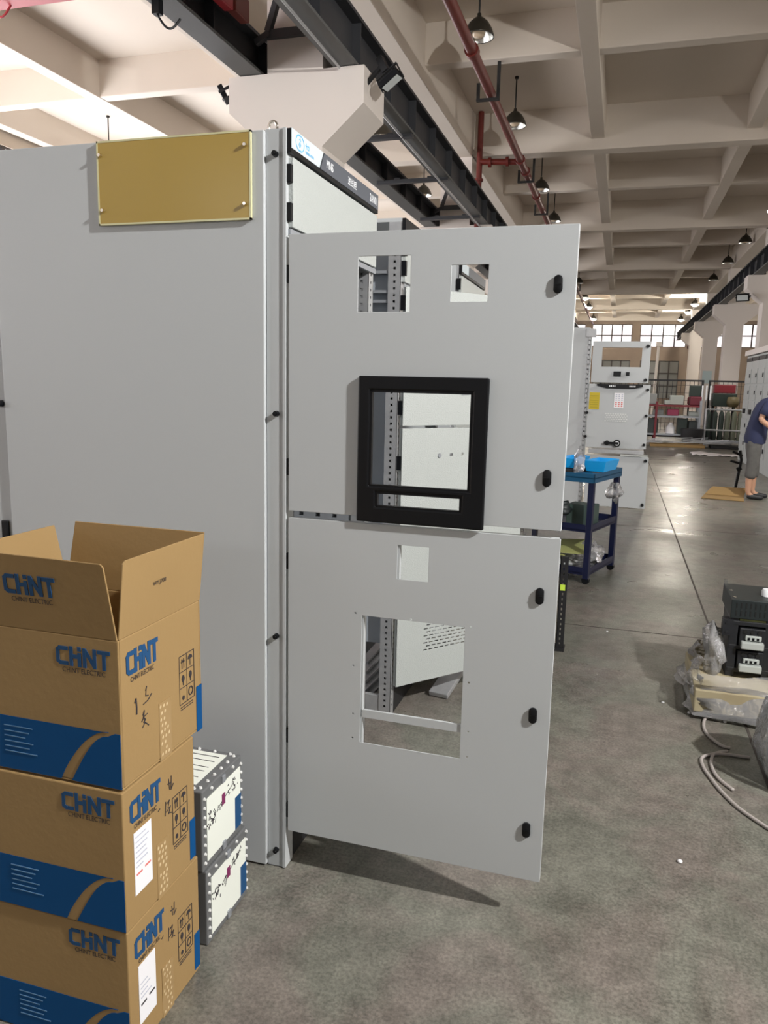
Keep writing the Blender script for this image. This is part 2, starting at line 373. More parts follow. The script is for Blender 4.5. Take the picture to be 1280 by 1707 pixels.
# crane runway beams
def runway(xc, y0, y1, label, zt):
    t = thing('crane_runway_beam', label, 'crane beam', (xc, y0, 4.27))
    m = MB(); m.box((xc-.012, y0, 4.30), (xc+.012, y1, zt-.03)); m.build('web', M_steel, t)
    MB().box((xc-.11, y0, 4.275), (xc+.11, y1, 4.30)).build('bottom_flange', M_steel2, t)
    MB().box((xc-.11, y0, zt-.03), (xc+.11, y1, zt)).build('top_flange', M_steel, t)
    MB().box((xc-.025, y0, zt), (xc+.025, y1, zt+.04)).build('rail', M_steel, t)
    y = y0+.4
    s = MB()
    while y < y1: s.box((xc-.095, y, 4.30), (xc+.095, y+.012, zt-.03)); y += .98
    s.build('web_stiffener', M_steel, t)
    return t
CRL, CRR = -3.45, -2.53
runway(CRL, -9, 49, 'left of the two dark steel crane beams on the near column row', 4.60)
runway(CRR, -9, 49, 'right dark steel crane beam on the near column row, carrying the conduit', 4.70)
runway(2.98, -9, 49, 'dark steel crane beam resting on the right-hand columns', 4.70)
# tie bars and braces between the two beams
ties = ['dark tie bar across the crane beams just behind the nearest column', 'dark tie bar across the crane beams left of the hanging pendant lamp', 'dark tie bar across the crane beams over the second column', 'dark tie bar across the crane beams far down the hall']
for y, lb in zip((8.95, 10.85, 13.3, 17.5), ties):
    m = MB().bar((CRL, y, 4.26), (CRR+.1, y-.04, 4.26), .07, .05)
    m.box((CRL+.25, y-.03, 4.28), (CRL+.33, y+.03, 4.31)); m.box((CRR-.2, y-.03, 4.28), (CRR-.12, y+.03, 4.31)); tag(m.build('tie_bar', M_steel), lb, 'tie bar')
for i, y in enumerate((6.9, 13.95)):
    t = thing('steel_brace', ('nearest', 'farther')[i]+' black triangular brace between the crane beams on top of a column', 'brace', (XM, y, 4.3))
    MB().bar((XM-.24, y-.04, 4.56), (CRR-.14, y-.04, 4.56), .05, .07).build('cross_bar', M_steel, t)
    m = MB(); m.bar((XM-.22, y-.05, 4.58), (XM+.0, y-.05, 5.2), .06, .05); m.bar((CRL+.1, y-.05, 4.50), (XM-.20, y-.05, 4.57), .05, .05); m.build('diagonal_bar', M_steel, t)
tag(MB().tube([(-2.53, 2, 4.245), (-2.546, 5.66, 4.245), (-2.568, 6.90, 4.25)], .011).build('conduit', M_zinc), 'thin bare conduit under the right crane beam, ending at the nearest column', 'conduit')
tag(MB().tube([(CRR-.02, 7.6, 4.255), (CRR-.02, 11.2, 4.235), (CRR-.02, 20, 4.24)], .014).build('conduit', M_zinc), 'long bare conduit under the right crane beam beyond the nearest column', 'conduit')
# floodlights on the corbels
def floodlight(p, d, label, lit=False, size=.30, swap=False):
    t = thing('floodlight', label, 'floodlight', p); p = Vector(p); d = Vector(d).normalized(); u = d.cross(Vector((0, 0, 1))).normalized(); v = u.cross(d)
    if swap: u, v = v, -u
    M = Matrix((u, v, -d)).transposed().to_4x4(); M.translation = p
    h = size/2
    MB().box((-h, -h*.62, .0), (h, h*.62, .05), M).build('housing', M_black, t, bevel=.006)
    MB().box((-h*.82, -h*.45, -.004), (h*.82, h*.45, -.0005), M).build('glass', M_floodon if lit else M_floodg, t)
    b = MB(); b.box((-h*1.1, -.012, -.01), (-h*1.02, .012, .12), M); b.box((h*1.02, -.012, -.01), (h*1.1, .012, .12), M); b.box((-h*1.1, -.012, .11), (h*1.1, .012, .12), M); b.box((-.03, -.03, .12), (.03, .03, .26), M)
    b.build('bracket', M_blackm, t); return t
floodlight((-2.11, 7.0, 4.12), (.5, -.12, -.87), 'unlit black floodlight on the corbel beside the right crane beam', size=.21, swap=True)
floodlight((-3.86, 7.15, 4.2), (-.9, -.3, -.5), 'small black floodlight on the left side of the nearest column', size=.2)
floodlight((2.66, 20.9, 3.72), (-.3, -.8, -.4), 'white-faced floodlight on the corbel at the right edge')
floodlight(FLOOD+Vector((.05, -.02, .04)), (-3.4, 2.6, -3.6), 'lit floodlight nearest the camera, hung on the right crane beam out of the picture', lit=True)
floodlight((3.09, 9.36, 4.0), (-3.0, 3.6, -3.9), 'lit floodlight hung farther along the right crane beam, out of the picture', lit=True)
floodlight((3.22, 21.95, 3.99), (-3.0, 3.6, -3.9), 'lit floodlight near the shaded right column, farthest of the three lit ones', lit=True)
for (hx, hy, hz), tp in (((3.16, .80, 4.03), 4.28), ((3.10, 9.33, 4.04), 4.28), ((3.25, 21.9, 4.03), 4.28)):
    par = [o for o in bpy.data.objects if o.name.startswith('floodlight') and o.type == 'EMPTY' and abs(o.location.y-hy) < .2][0]
    m = MB(); m.box((hx-.015, hy-.015, hz-.02), (hx+.015, hy+.015, tp)); m.box((2.95, hy-.02, tp-.02), (hx+.015, hy+.02, tp)); m.build('hanger', M_blackm, par)
par = [o for o in bpy.data.objects if o.name.startswith('floodlight') and o.type == 'EMPTY' and abs(o.location.x+2.11) < .05][0]
MB().bar((-2.38, 7.06, 4.14), (-2.19, 7.02, 4.30), .03, .03).build('arm', M_blackm, par)
# crane girder and end carriage
g = thing('crane_bridge', 'red overhead crane girder crossing at the top left corner', 'crane', (-5.5, 6.7, 4.9))
MB().box((-10, 6.30, 4.95), (-3.6, 6.64, 5.35)).build('girder', M_redm, g)
MB().tube([(-6.0+.25*i/10, 6.58, 4.96-.10*math.sin(math.pi*i/10)) for i in range(11)], .010).build('cable_loop', M_redm, g)
e = thing('crane_end_carriage', 'red crane end carriage riding the left crane beam', 'crane', (-3.5, 5.6, 4.86))
MB().box((-3.335, 4.9, 4.50), (-3.25, 6.24, 4.74)).build('carriage_body', M_redm, e, bevel=.01)
MB().box((-3.335, 6.28, 4.52), (-3.25, 6.53, 4.70)).build('buffer', mat('brown_red_paint', (.20, .04, .03), .5), e, bevel=.01)
m = MB(); [m.cyl((-3.47, y, 4.69), (-3.30, y, 4.69), .045, n=16) for y in (5.1, 6.3)]; m.build('wheel', M_steel, e)
pc = atZ(262, 5, 4.25)
m = MB(); m.box((pc.x-.03, pc.y-.03, 4.17), (pc.x+.03, pc.y+.03, 4.3)); m.tube([(pc.x+.13*i/12, pc.y+.10*i/12, 4.17-.08*math.sin(math.pi*i/12)) for i in range(13)], .009); tag(m.build('hanging_cable', M_black), 'black cable loop hanging below the left crane beam', 'cable')

# red sprinkler pipe
PX, PZ = -1.88, 5.25
t = thing('sprinkler_pipe', 'long red fire main running under the ceiling beside the pendant lamps', 'pipe', (PX, 8, PZ))
MB().cyl((PX, -9, PZ), (PX, 49, PZ), .062, n=20).build('main_pipe', M_red, t, smooth='auto')
for y in (9.35, 13.8, 14.55, 16.4, 23, 30): MB().cyl((PX, y-.05, PZ), (PX, y+.05, PZ), .082, n=20).build('coupling', M_red, t, smooth='auto')
b = MB(); b.cyl((-2.60, 13.95, 5.30), (PX, 13.95, 5.26), .05, n=16); b.build('branch_pipe', M_red, t, smooth='auto')
for x in (-2.42, -2.12): MB().cyl((x-.025, 13.95, 5.28), (x+.025, 13.95, 5.28), .08, n=16).build('flange', M_red, t, smooth='auto')
MB().cyl((-2.60, 13.95, 4.2), (-2.60, 13.95, 6.1), .05, n=16).build('riser', M_red, t, smooth='auto')
MB().cyl((-2.60, 13.95, 4.98), (-2.60, 13.95, 5.02), .075, n=16).build('flange', M_red, t, smooth='auto')
for y in (10.66, 14.9, 17.7, 24.7, 31.7):
    m = MB(); zt = 5.62 if y != 14.9 else 6.1
    for dx in (-.16, .1): m.box((PX+dx-.02, y-.02, PZ-.09), (PX+dx+.02, y+.02, zt if dx > 0 else PZ+.12))
    m.box((PX-.18, y-.025, PZ-.10), (PX+.12, y+.025, PZ-.07)); m.build('hanger', M_rod, t)

# pendant lamps
def pendant(x, y, label, lit=False, s=1.0, grp=None, zb=5.42):
    t = thing('pendant_lamp', label, 'lamp', (x, y, zb), grp)
    MB().cyl((x, y, zb+.26), (x, y, 6.125), .011, n=8).build('rod', M_rod, t)
    MB().cyl((x, y, 6.09), (x, y, 6.125), .03, n=12).build('ceiling_rose', M_rod, t)
    MB().lathe([(.022, .25), (.026, .215), (.06, .195), (.11, .150), (.15, .085), (.176, .015), (.180, 0), (.172, 0), (.145, .078), (.105, .142), (.05, .185)], (x, y, zb)).build('shade', M_shade if not lit else M_shade, t, smooth=True)
    MB().lathe([(.001, .0), (.05, .006), (.075, .03), (.078, .07), (.05, .14), (.03, .17)] if not lit else [(.001, -.10), (.10, -.085), (.17, -.03), (.19, .01), (.17, .015)], (x, y, zb), 16).build('bulb', M_lit if lit else M_bulb, t, smooth=True)  # lit bulb widened into a glowing dome to imitate lamp glare
    if lit:
        MB().lathe([(.05, .25), (.052, .30), (.001, .30)], (x, y, zb-.002)).build('ballast', M_shade, t, smooth=True)
    else: MB().lathe([(.166, .004), (.143, .08), (.098, .148)], (x, y, zb-.002)).build('reflector', M_refl, t, smooth=True)
    return t
LX = -1.83
for y, lb in ((9.44, 'unlit pendant lamp nearest the camera, at the top edge beside the red pipe'), (12.6, 'second unlit pendant lamp along the red pipe'), (16.67, 'third unlit pendant lamp along the red pipe, just past the pipe branch'), (19.8, 'fourth unlit pendant lamp along the red pipe, above the open door corner'), (31.5, 'small unlit pendant lamp right of the upper door edge, above two lit ones')):
    pendant(LX, y, lb)
for y, lb in ((36.8, 'upper lit pendant lamp just right of the door edge'), (41.0, 'brightest lit pendant lamp just right of the door edge'), (48.0, 'lowest lit pendant lamp left, above the end windows')):
    pendant(LX, y, lb, True); 
for y, lb, lit in ((23.5, 'unlit pendant lamp of the right row, largest and nearest', 0), (27.1, 'second unlit pendant lamp of the right row', 0), (31.1, 'third unlit pendant lamp of the right row, just above the lit ones', 0), (35.7, 'first lit pendant lamp of the right row', 1), (39.85, 'second lit pendant lamp of the right row', 1), (43.8, 'third lit pendant lamp of the right row', 1), (48.6, 'last lit pendant lamp of the right row, by the end windows', 1)):
    pendant(3.05 if y > 33 else 2.93, y, lb, bool(lit))
pendant(-4.27, 16.65, 'unlit pendant lamp seen between the two crane beams, left of the second column')
pendant(-3.95, 12.7, 'unlit pendant lamp half hidden behind the nearest column corbel')
p = atZ(180, 195, 6.1); pendant(p.x, p.y, 'lamp rod in the left bay ending behind the big grey cabinet panel')
pendant(3.0, 5.6, 'lit pendant lamp of the right row, beyond the right edge of view', True)
point('pendant_light', (3.0, 5.6, 5.40), 170, WARM, .09)
point('pendant_light', (3.0, 12.6, 5.40), 200, WARM, .09)
point('pendant_light', (3.05, 37.8, 5.25), 330, WARM, .1); point('pendant_light', (3.05, 44, 5.25), 380, WARM, .1)
point('pendant_light', (LX, 38.8, 5.25), 260, WARM, .1); point('pendant_light', (LX, 46, 5.25), 260, WARM, .1)
pendant(3.0, 12.6, 'lit pendant lamp of the right row nearer than the visible ones', True); pendant(3.0, 19.5, 'lit pendant lamp of the right row just outside the right edge', True)

# ------------------------------------------------------------------ switch cabinets in the left row
def perforated_post(mb, x, y, z0, z1, wx, wy, pitch=.027, hole=.010):
    """square post with holes on its -Y and +X faces"""
    hs = []; z = z0+.05
    while z < z1-.05: hs.append((wx/2-hole/2, z, wx/2+hole/2, z+hole)); z += pitch
    mb.sheet(0, z0, wx, z1, .002, hs, lambda u, v, w: (x-wx+u, y+w, v))
    hs = [(wy/2-hole/2, h[1], wy/2+hole/2, h[3]) for h in hs]
    mb.sheet(0, z0, wy, z1, .002, hs, lambda u, v, w: (x-w, y+u, v))
    mb.box((x-wx, y+.002, z0), (x-wx+.003, y+wy, z1)); mb.box((x-wx, y+wy-.003, z0), (x, y+wy, z1))
def door_leaf(parent, H, ang, z0, z1, wid, holes, name='door', mat_=None, depth=.022):
    """ang: opening angle in degrees from closed (closed points +Y, outside faces +X)"""
    a = math.radians(ang); d = Vector((math.sin(a), math.cos(a), 0)); n = Vector((math.cos(a), -math.sin(a), 0)); H = Vector(H)
    F = lambda u, v, w: H + d*u + Vector((0, 0, v)) - n*w
    m = MB(); m.sheet(0, z0, wid, z1, .003, holes, F)
    for a_, b_ in (((0, z0), (.003, z1)), ((wid-.003, z0), (wid, z1)), ((0, z0), (wid, z0+.003)), ((0, z1-.003), (wid, z1))):
        m.box((a_[0], a_[1], .003), (b_[0], b_[1], depth), F)
    for (h0, v0, h1, v1) in holes:
        if h1-h0 < .03: continue
    o = m.build(name, mat_ or M_paint, parent, bevel=.0012)
    return o, F
def oval_knob(parent, F, u, v):
    m = MB(); pts = []
    for i in range(20):
        t = 2*math.pi*i/20; pts.append((u+.0115*math.cos(t), v+(.011 if math.sin(t) > 0 else -.011)+.0115*math.sin(t)))
    A = [m.bm.verts.new(F(a, b, 0)) for a, b in pts]; B = [m.bm.verts.new(F(a, b, -.0055)) for a, b in pts]; Cc = [m.bm.verts.new(F(u+(a-u)*.75, v+(b-v)*.85, -.0075)) for a, b in pts]
    for P, Q in ((A, B), (B, Cc)):
        for i in range(20): m.face([P[i], P[(i+1)%20], Q[(i+1)%20], Q[i]])
    m.face(Cc); m.box((u-.008, v-.0015, -.0088), (u+.008, v+.0015, -.007), F)
    return m.build('knob', M_black, parent, smooth='auto')
def cabinet_shell(name, label, y0, cat='cabinet', side=True, header=True, wid=.79):
    y1 = y0+wid; t = thing(name, label, cat, (-1.4, y0+wid/2, 0))
    XF = -.914
    p = MB(); perforated_post(p, XF, y0, .0, 2.185, .055, .055); p.build('corner_post', M_zinc, t)
    p = MB(); perforated_post(p, XF, y1-.055, .0, 2.185, .055, .055); p.build('corner_post', M_zinc, t)
    p = MB(); perforated_post(p, -1.84, y0, .0, 2.185, .055, .055); p.build('corner_post', M_zinc, t)
    p = MB(); perforated_post(p, -1.84, y1-.055, .0, 2.185, .055, .055); p.build('corner_post', M_zinc, t)
    MB().box((-1.9, y0, 2.185), (XF, y1, 2.20)).build('roof', M_paint, t)
    b = MB(); b.box((-1.84, y0+.004, .0), (XF-.055, y0+.03, .10)); b.box((-1.84, y1-.03, .0), (XF-.055, y1-.004, .10)); b.build('base_frame', M_zinc, t)
    MB().box((-.935, y0+.03, .001), (-.917, y1-.02, .12)).build('base_panel', M_blackm, t)
    MB().box((-1.88, y0+.06, .02), (-1.875, y1-.06, 2.18)).build('rear_panel', M_paint, t)
    return t, XF, y1
# --- the big one
Y1 = 2.055
cab, XF, ye = cabinet_shell('switchgear_cabinet', 'large light grey switchgear cabinet with two open doors and amber plate, front centre', Y1)
# outer side panel (faces the camera)
MB().box((-1.888, 2.036, .006), (-.974, 2.053, 2.196)).build('side_panel', M_paint, cab, bevel=.003)
c = MB(); c.sheet(0, .003, .056, 2.2, .004, [], lambda u, v, w: (-.972+u, 2.048+w, v)); c.box((-.921, 2.044, .003), (-.916, 2.054, 2.2)); c.box((-.916, 2.044, .003), (-.912, 2.10, 2.2)); c.build('edge_trim', M_paint, cab)
c = MB(); c.box((-1.952, 2.048, .003), (-1.892, 2.053, 2.196)); c.box((-1.898, 2.043, .003), (-1.892, 2.05, 2.196)); c.build('edge_trim', M_paint, cab)
MB().box((-1.93, 2.035, .82), (-1.905, 2.046, 1.05)).build('rear_latch', M_black, cab, bevel=.003)
for px in ((455, 254), (457, 690), (457, 1063), (457, 1421)):
    q = atY(px[0], px[1], 2.03); k = MB(); k.cyl((q.x, 2.048, q.z), (q.x, 2.034, q.z), .0085, .0075, 14); k.cyl((q.x, 2.034, q.z), (q.x, 2.031, q.z), .005, .004, 10); k.build('panel_screw', M_black, cab, smooth='auto')
k = MB(); k.cyl((-1.905, 2.046, 1.433), (-1.905, 2.02, 1.433), .011, .009, 14); k.build('panel_screw', M_black, cab, smooth='auto')
pe = atY(455, 205, 2.12)
m = MB(); m.tube([(pe.x-.0, 2.12+.014*math.cos(a), 2.222+.018*math.sin(a)) if 0 else (pe.x+.013*math.cos(a), 2.12, 2.225+.018*math.sin(a)) for a in [2*math.pi*i/16 for i in range(17)]], .004, 8); m.cyl((pe.x, 2.12, 2.198), (pe.x, 2.12, 2.208), .012)
m.build('lifting_eye', M_screw, cab, smooth=True)
# interior bits of the big cabinet
m = MB(); hs = [(.03+.05*(i%2)+.07*k, .2+.05*i, .05+.05*(i%2)+.07*k, .222+.05*i) for i in range(36) for k in range(3)]
m.sheet(0, .12, .26, 2.02, .002, hs, lambda u, v, w: (-1.22+u, ye-.05+w, v)); m.build('mounting_plate', M_zincd, cab)
MB().box((-1.84, ye-.012, .02), (XF-.06, ye-.008, 2.18)).build('partition_panel', M_zincd, cab)
for z in (2.085, 1.985, 1.82, 1.28, 1.0, .45, .2): MB().box((-.914, Y1-.006, z-.024), (-.899, Y1+.012, z+.024)).build('hinge', M_black, cab, bevel=.002)
# header compartment
h = MB(); h.sheet(2.062, 1.945, 2.828, 2.128, .018, [], lambda u, v, w: (-.916+w, u, v)); h.build('compartment_door', M_paint2, cab, bevel=.002)
MB().box((-.915, 2.06, 1.925), (-.905, ye, 1.942)).build('cross_rail', M_zincd, cab)
hd = MB().box((-.916, 2.05, 2.137), (-.899, 2.84, 2.2)).build('header', M_black, cab, bevel=.001)
pl = Plane((-.8988, 2.05, 2.137), (0, 1, 0), (0, 0, 1))
s = MB(); decal_poly(s, pl, [(.0, .012), (.205, .012), (.236, .063), (.0, .063)]); s.build('logo_panel', M_logo, hd)
s = MB(); decal_poly(s, pl, [(.212, .012), (.785, .012), (.785, .063), (.243, .063)]); s.build('name_panel', M_grey, hd)
s = MB(); stroke(s, pl, [(.054+.026*math.cos(math.radians(a)), .038+.020*math.sin(math.radians(a))) for a in range(80, 300, 15)], .0035, .0014); stroke(s, pl, [(.060+.026*math.cos(math.radians(a)), .038+.020*math.sin(math.radians(a))) for a in range(-75, 105, 15)], .003, .0014)
stroke(s, pl, [(.052, .046), (.058, .050), (.062, .044)], .003, .0014); stroke(s, pl, [(.050, .034), (.056, .040), (.062, .034), (.056, .028), (.050, .034)], .003, .0014)
stroke(s, pl, [(.098, .044), (.106, .044)], .003, .0014); stroke(s, pl, [(.102, .050), (.102, .036)], .003, .0014); stroke(s, pl, [(.112, .046), (.122, .046), (.122, .037), (.112, .037), (.112, .046)], .0028, .0014)
for i in range(10): stroke(s, pl, [(.098+i*.0062, .029), (.102+i*.0062, .023)], .0022, .0014)
s.build('emblem', M_lblue, hd)
text_obj('lettering', 'MNS', pl, .262, .026, .024, .056, M_white, hd, w=.0016, bold=.012)
text_obj('lettering', '进线柜', pl, .455, .025, .026, .085, M_white, hd, w=.0016, bold=.008)
text_obj('lettering', '2AN01', pl, .685, .024, .027, .085, M_white, hd, w=.0016, bold=.01)
# amber plate
P = [atY(165, 240, 2.03), atY(420, 221, 2.03), atY(421, 364, 2.03), atY(173, 378, 2.03)]
yp = MB().box((-1.497, 2.026, 1.966), (-1.011, 2.032, 2.192)).build('amber_plate', M_yplate, cab, label='translucent amber rectangular plate')
m = MB()
for a, b in (((-1.500, 1.963), (-1.495, 2.195)), ((-1.0125, 1.963), (-1.008, 2.195)), ((-1.5, 1.963), (-1.008, 1.968)), ((-1.5, 2.190), (-1.008, 2.195))): m.box((a[0], 2.0252, a[1]), (b[0], 2.0345, b[1]))
m.build('plate_rim', M_yedge, yp)
for q in ((-1.487, 2.156), (-1.024, 2.157), (-1.025, 2.004), (-1.483, 2.004)):
    m = MB(); m.cyl((q[0], 2.027, q[1]), (q[0], 2.017, q[1]), .0065, .0045, 12); m.build('screw', M_screw, yp, smooth='auto')
# upper door; local coords u = x+.903, at angle 90.6
HX, HY = -.903, 2.045
def U(x): return x-HX
d1, F1 = door_leaf(cab, (HX, HY, 0), 90.6, 1.153, 1.924, .779, [(U(-.699), 1.715, U(-.553), 1.860), (U(-.442), 1.740, U(-.345), 1.832), (U(-.672), 1.175, U(-.352), 1.515)])
for v in (1.78, 1.291): oval_knob(d1, F1, U(-.168), v)
# display frame: stands 25 mm proud, hollow
u0, v0, u1, v1 = U(-.690), 1.140, U(-.328), 1.545
fr = MB(); fr.sheet(u0, v0, u1, v1, .013, [(U(-.655), 1.243, U(-.370), 1.507), (U(-.635), 1.185, U(-.390), 1.228)], lambda u, v, w: F1(u, v, -.013+w)); fo = fr.build('display_frame', M_black, d1, bevel=.005)
fr = MB()
for (a, b, c_, d_) in ((U(-.655), 1.243, U(-.370), 1.507), (U(-.635), 1.185, U(-.390), 1.228)):
    for q in ((a-.002, b-.002, a+.006, d_+.002), (c_-.006, b-.002, c_+.002, d_+.002), (a, b-.002, c_, b+.004), (a, d_-.006, c_, d_+.002)): fr.box((q[0], q[1], -.010), (q[2], q[3], .004), F1)
fr.build('frame_lip', M_black, d1)
# lower door
scr = [(-.691, .867), (-.523, .866), (-.351, .865), (-.695, .706), (-.693, .557), (-.694, .481), (-.351, .702), (-.347, .556), (-.525, .484), (-.347, .479)]
hl = [(U(-.569), .980, U(-.478), 1.079), (U(-.671), .455+.015, U(-.368), .862)]+[(U(x)-.0028, z-.0028, U(x)+.0028, z+.0028) for x, z in scr if not .455 < z < .862 or x < -.67 or x > -.37]
d2, F2 = door_leaf(cab, (HX, HY, 0), 90.6, .136, 1.132, .779, hl)
for v in (.973, .634, .291): oval_knob(d2, F2, U(-.169), v)
m = MB(); m.box((U(-.672), .548, .004), (U(-.366), .572, .012), F2); m.build('cross_strip', M_paint, d2)
m = MB(); m.box((U(-.680), .45, .004), (U(-.666), .88, .02), F2); m.box((U(-.573), .972, .004), (U(-.563), 1.085, .02), F2); m.build('inner_flange', M_paint, d2)
# --- second cabinet: bare frame, door swung forty degrees
cab2, XF2, ye2 = cabinet_shell('switchgear_cabinet', 'second grey switchgear cabinet, bare frame with pale doors half open, seen through the cutouts', 3.22)
MB().box((-1.85, 3.262, .34), (-.975, 3.266, 2.15)).build('side_panel', mat('blue_grey_panel', (.36, .40, .44), .5), cab2)
m = MB(); [m.box((-1.84, 3.225, z), (-.97, 3.26, z+.012)) for z in (1.98, 1.9, 1.86)]; m.build('rail', M_zincd, cab2)
hd2 = MB().box((-.916, 3.225, 2.137), (-.899, 4.01, 2.2)).build('header', M_black, cab2)
m = MB(); m.sheet(3.23, 1.945, 4.0, 2.128, .018, [], lambda u, v, w: (-.916+w, u, v)); m.build('compartment_door', M_paint2, cab2)
for z in (2.08, 2.0, 1.86, 1.62, 1.42, 1.18): MB().box((-.914, 3.225, z-.03), (-.894, 3.245, z+.03)).build('hinge', M_black, cab2)
H2 = (-.89, 3.225, 0)
slots = [(.150+.032*(c%8)+(.016 if r % 2 else 0), .300+.017*r, .150+.032*(c%8)+(.016 if r % 2 else 0)+.022, .305+.017*r) for r in range(8) for c in range(8)]
da, Fa = door_leaf(cab2, H2, 39.7, 1.343, 1.925, .725, [], mat_=M_paint2)
db, Fb = door_leaf(cab2, H2, 39.7, .152, 1.331, .725, slots+[(.270-.006, 1.204, .282, 1.216), (.333, 1.205, .343, 1.217)], mat_=M_paint2)
m = MB(); m.cyl(Fb(.206, 1.208, 0), Fb(.206, 1.208, -.004), .010); m.build('cover_plug', M_zincd, db)
m = MB(); m.box((.32, 1.478, -.002), (.36, 1.50, -.0005), Fa); m.build('catch', M_zincd, da)
# --- third cabinet, closed
cab3, XF3, ye3 = cabinet_shell('switchgear_cabinet', 'third grey switchgear cabinet down the row, its header seen through the small cutout', 4.42)
hd3 = MB().box((-.916, 4.42, 2.137), (-.899, 5.21, 2.2)).build('header', M_black, cab3)
pl3 = Plane((-.8988, 4.42, 2.137), (0, 1, 0), (0, 0, 1)); s = MB(); rect(s, pl3, .01, .012, .2, .063); s.build('logo_panel', M_logo, hd3); s = MB(); rect(s, pl3, .21, .012, .785, .063); s.build('name_panel', M_grey, hd3)
MB().box((-.916, 4.43, 1.94), (-.899, 5.2, 2.128)).build('compartment_door', M_paint2, cab3, bevel=.002)
MB().box((-.916, 4.43, .14), (-.899, 5.2, 1.93)).build('door', M_paint2, cab3, bevel=.002)
MB().box((-1.9, 4.405, .02), (-.93, 4.418, 2.19)).build('side_panel', M_paint, cab3)
for z in (2.08, 2.0, 1.6): MB().box((-.925, 4.405, z-.03), (-.90, 4.418, z+.03)).build('hinge', M_black, cab3)

# loose metal strips and offcuts on the floor, seen through the lower cutout
def strip(p, q, w, m, label, name='metal_strip', grp='loose strips in the second cabinet'):
    o = MB().bar(p, q, w, .012).build(name, m); tag(o, label, 'metal strip', grp)
for i in range(5):
    a = atZ(606+6*i, 1176-6*i, .03+.02*i); a.y = max(a.y, 3.35); b = a+Vector((.22, .10, .10+.05*i))
    strip((-1.09-.012*i, 3.31+.05*i, .02+.03*i), (-.99-.01*i, 3.62+.05*i, .10+.045*i), .045, M_zinc, ['lowest','second lowest','middle','second highest','topmost'][i]+' galvanised strip of the heap seen through the large lower cutout')
a = atZ(726, 1166, .0); b = atZ(752, 1165, .0)
t = tag(MB().bar((-.755, 3.52, .016), (-.70, 3.80, .10), .10, .025).build('metal_channel', M_zinc, bevel=.004), 'grey metal channel leaning on the floor under the pale half-open door', 'metal strip')
tag(MB().box((-.90, 3.80, 0), (-.79, 4.05, .12)).build('parts_case', M_blackm, bevel=.01), 'low black case on the floor behind the leaning channel', 'case')
tag(MB().box((-.72, 3.98, 0), (-.58, 4.2, .13)).build('olive_packet', M_olive, bevel=.01), 'small olive packet on the floor beside the black case', 'packet')
# black perforated angle with lime sticker
m = MB(); hs = [(.017, .03+.03*i, .025, .045+.03*i) for i in range(17)]
q = Vector((-.262, 4.45, 0)); m.sheet(0, 0, .045, .56, .004, hs, lambda u, v, w: (q.x+u, q.y+w, v)); m.box((q.x, q.y, 0), (q.x+.004, q.y+.05, .56)); m.box((q.x-.02, q.y-.03, 0), (q.x+.05, q.y+.08, .012))
t = m.build('perforated_angle', M_blackm); tag(t, 'short black perforated upright standing just right of the lower door', 'metal bracket')
MB().box((q.x+.006, q.y-.002, .36), (q.x+.034, q.y-.0005, .395)).build('sticker', M_lime, t, label='lime green sticker')

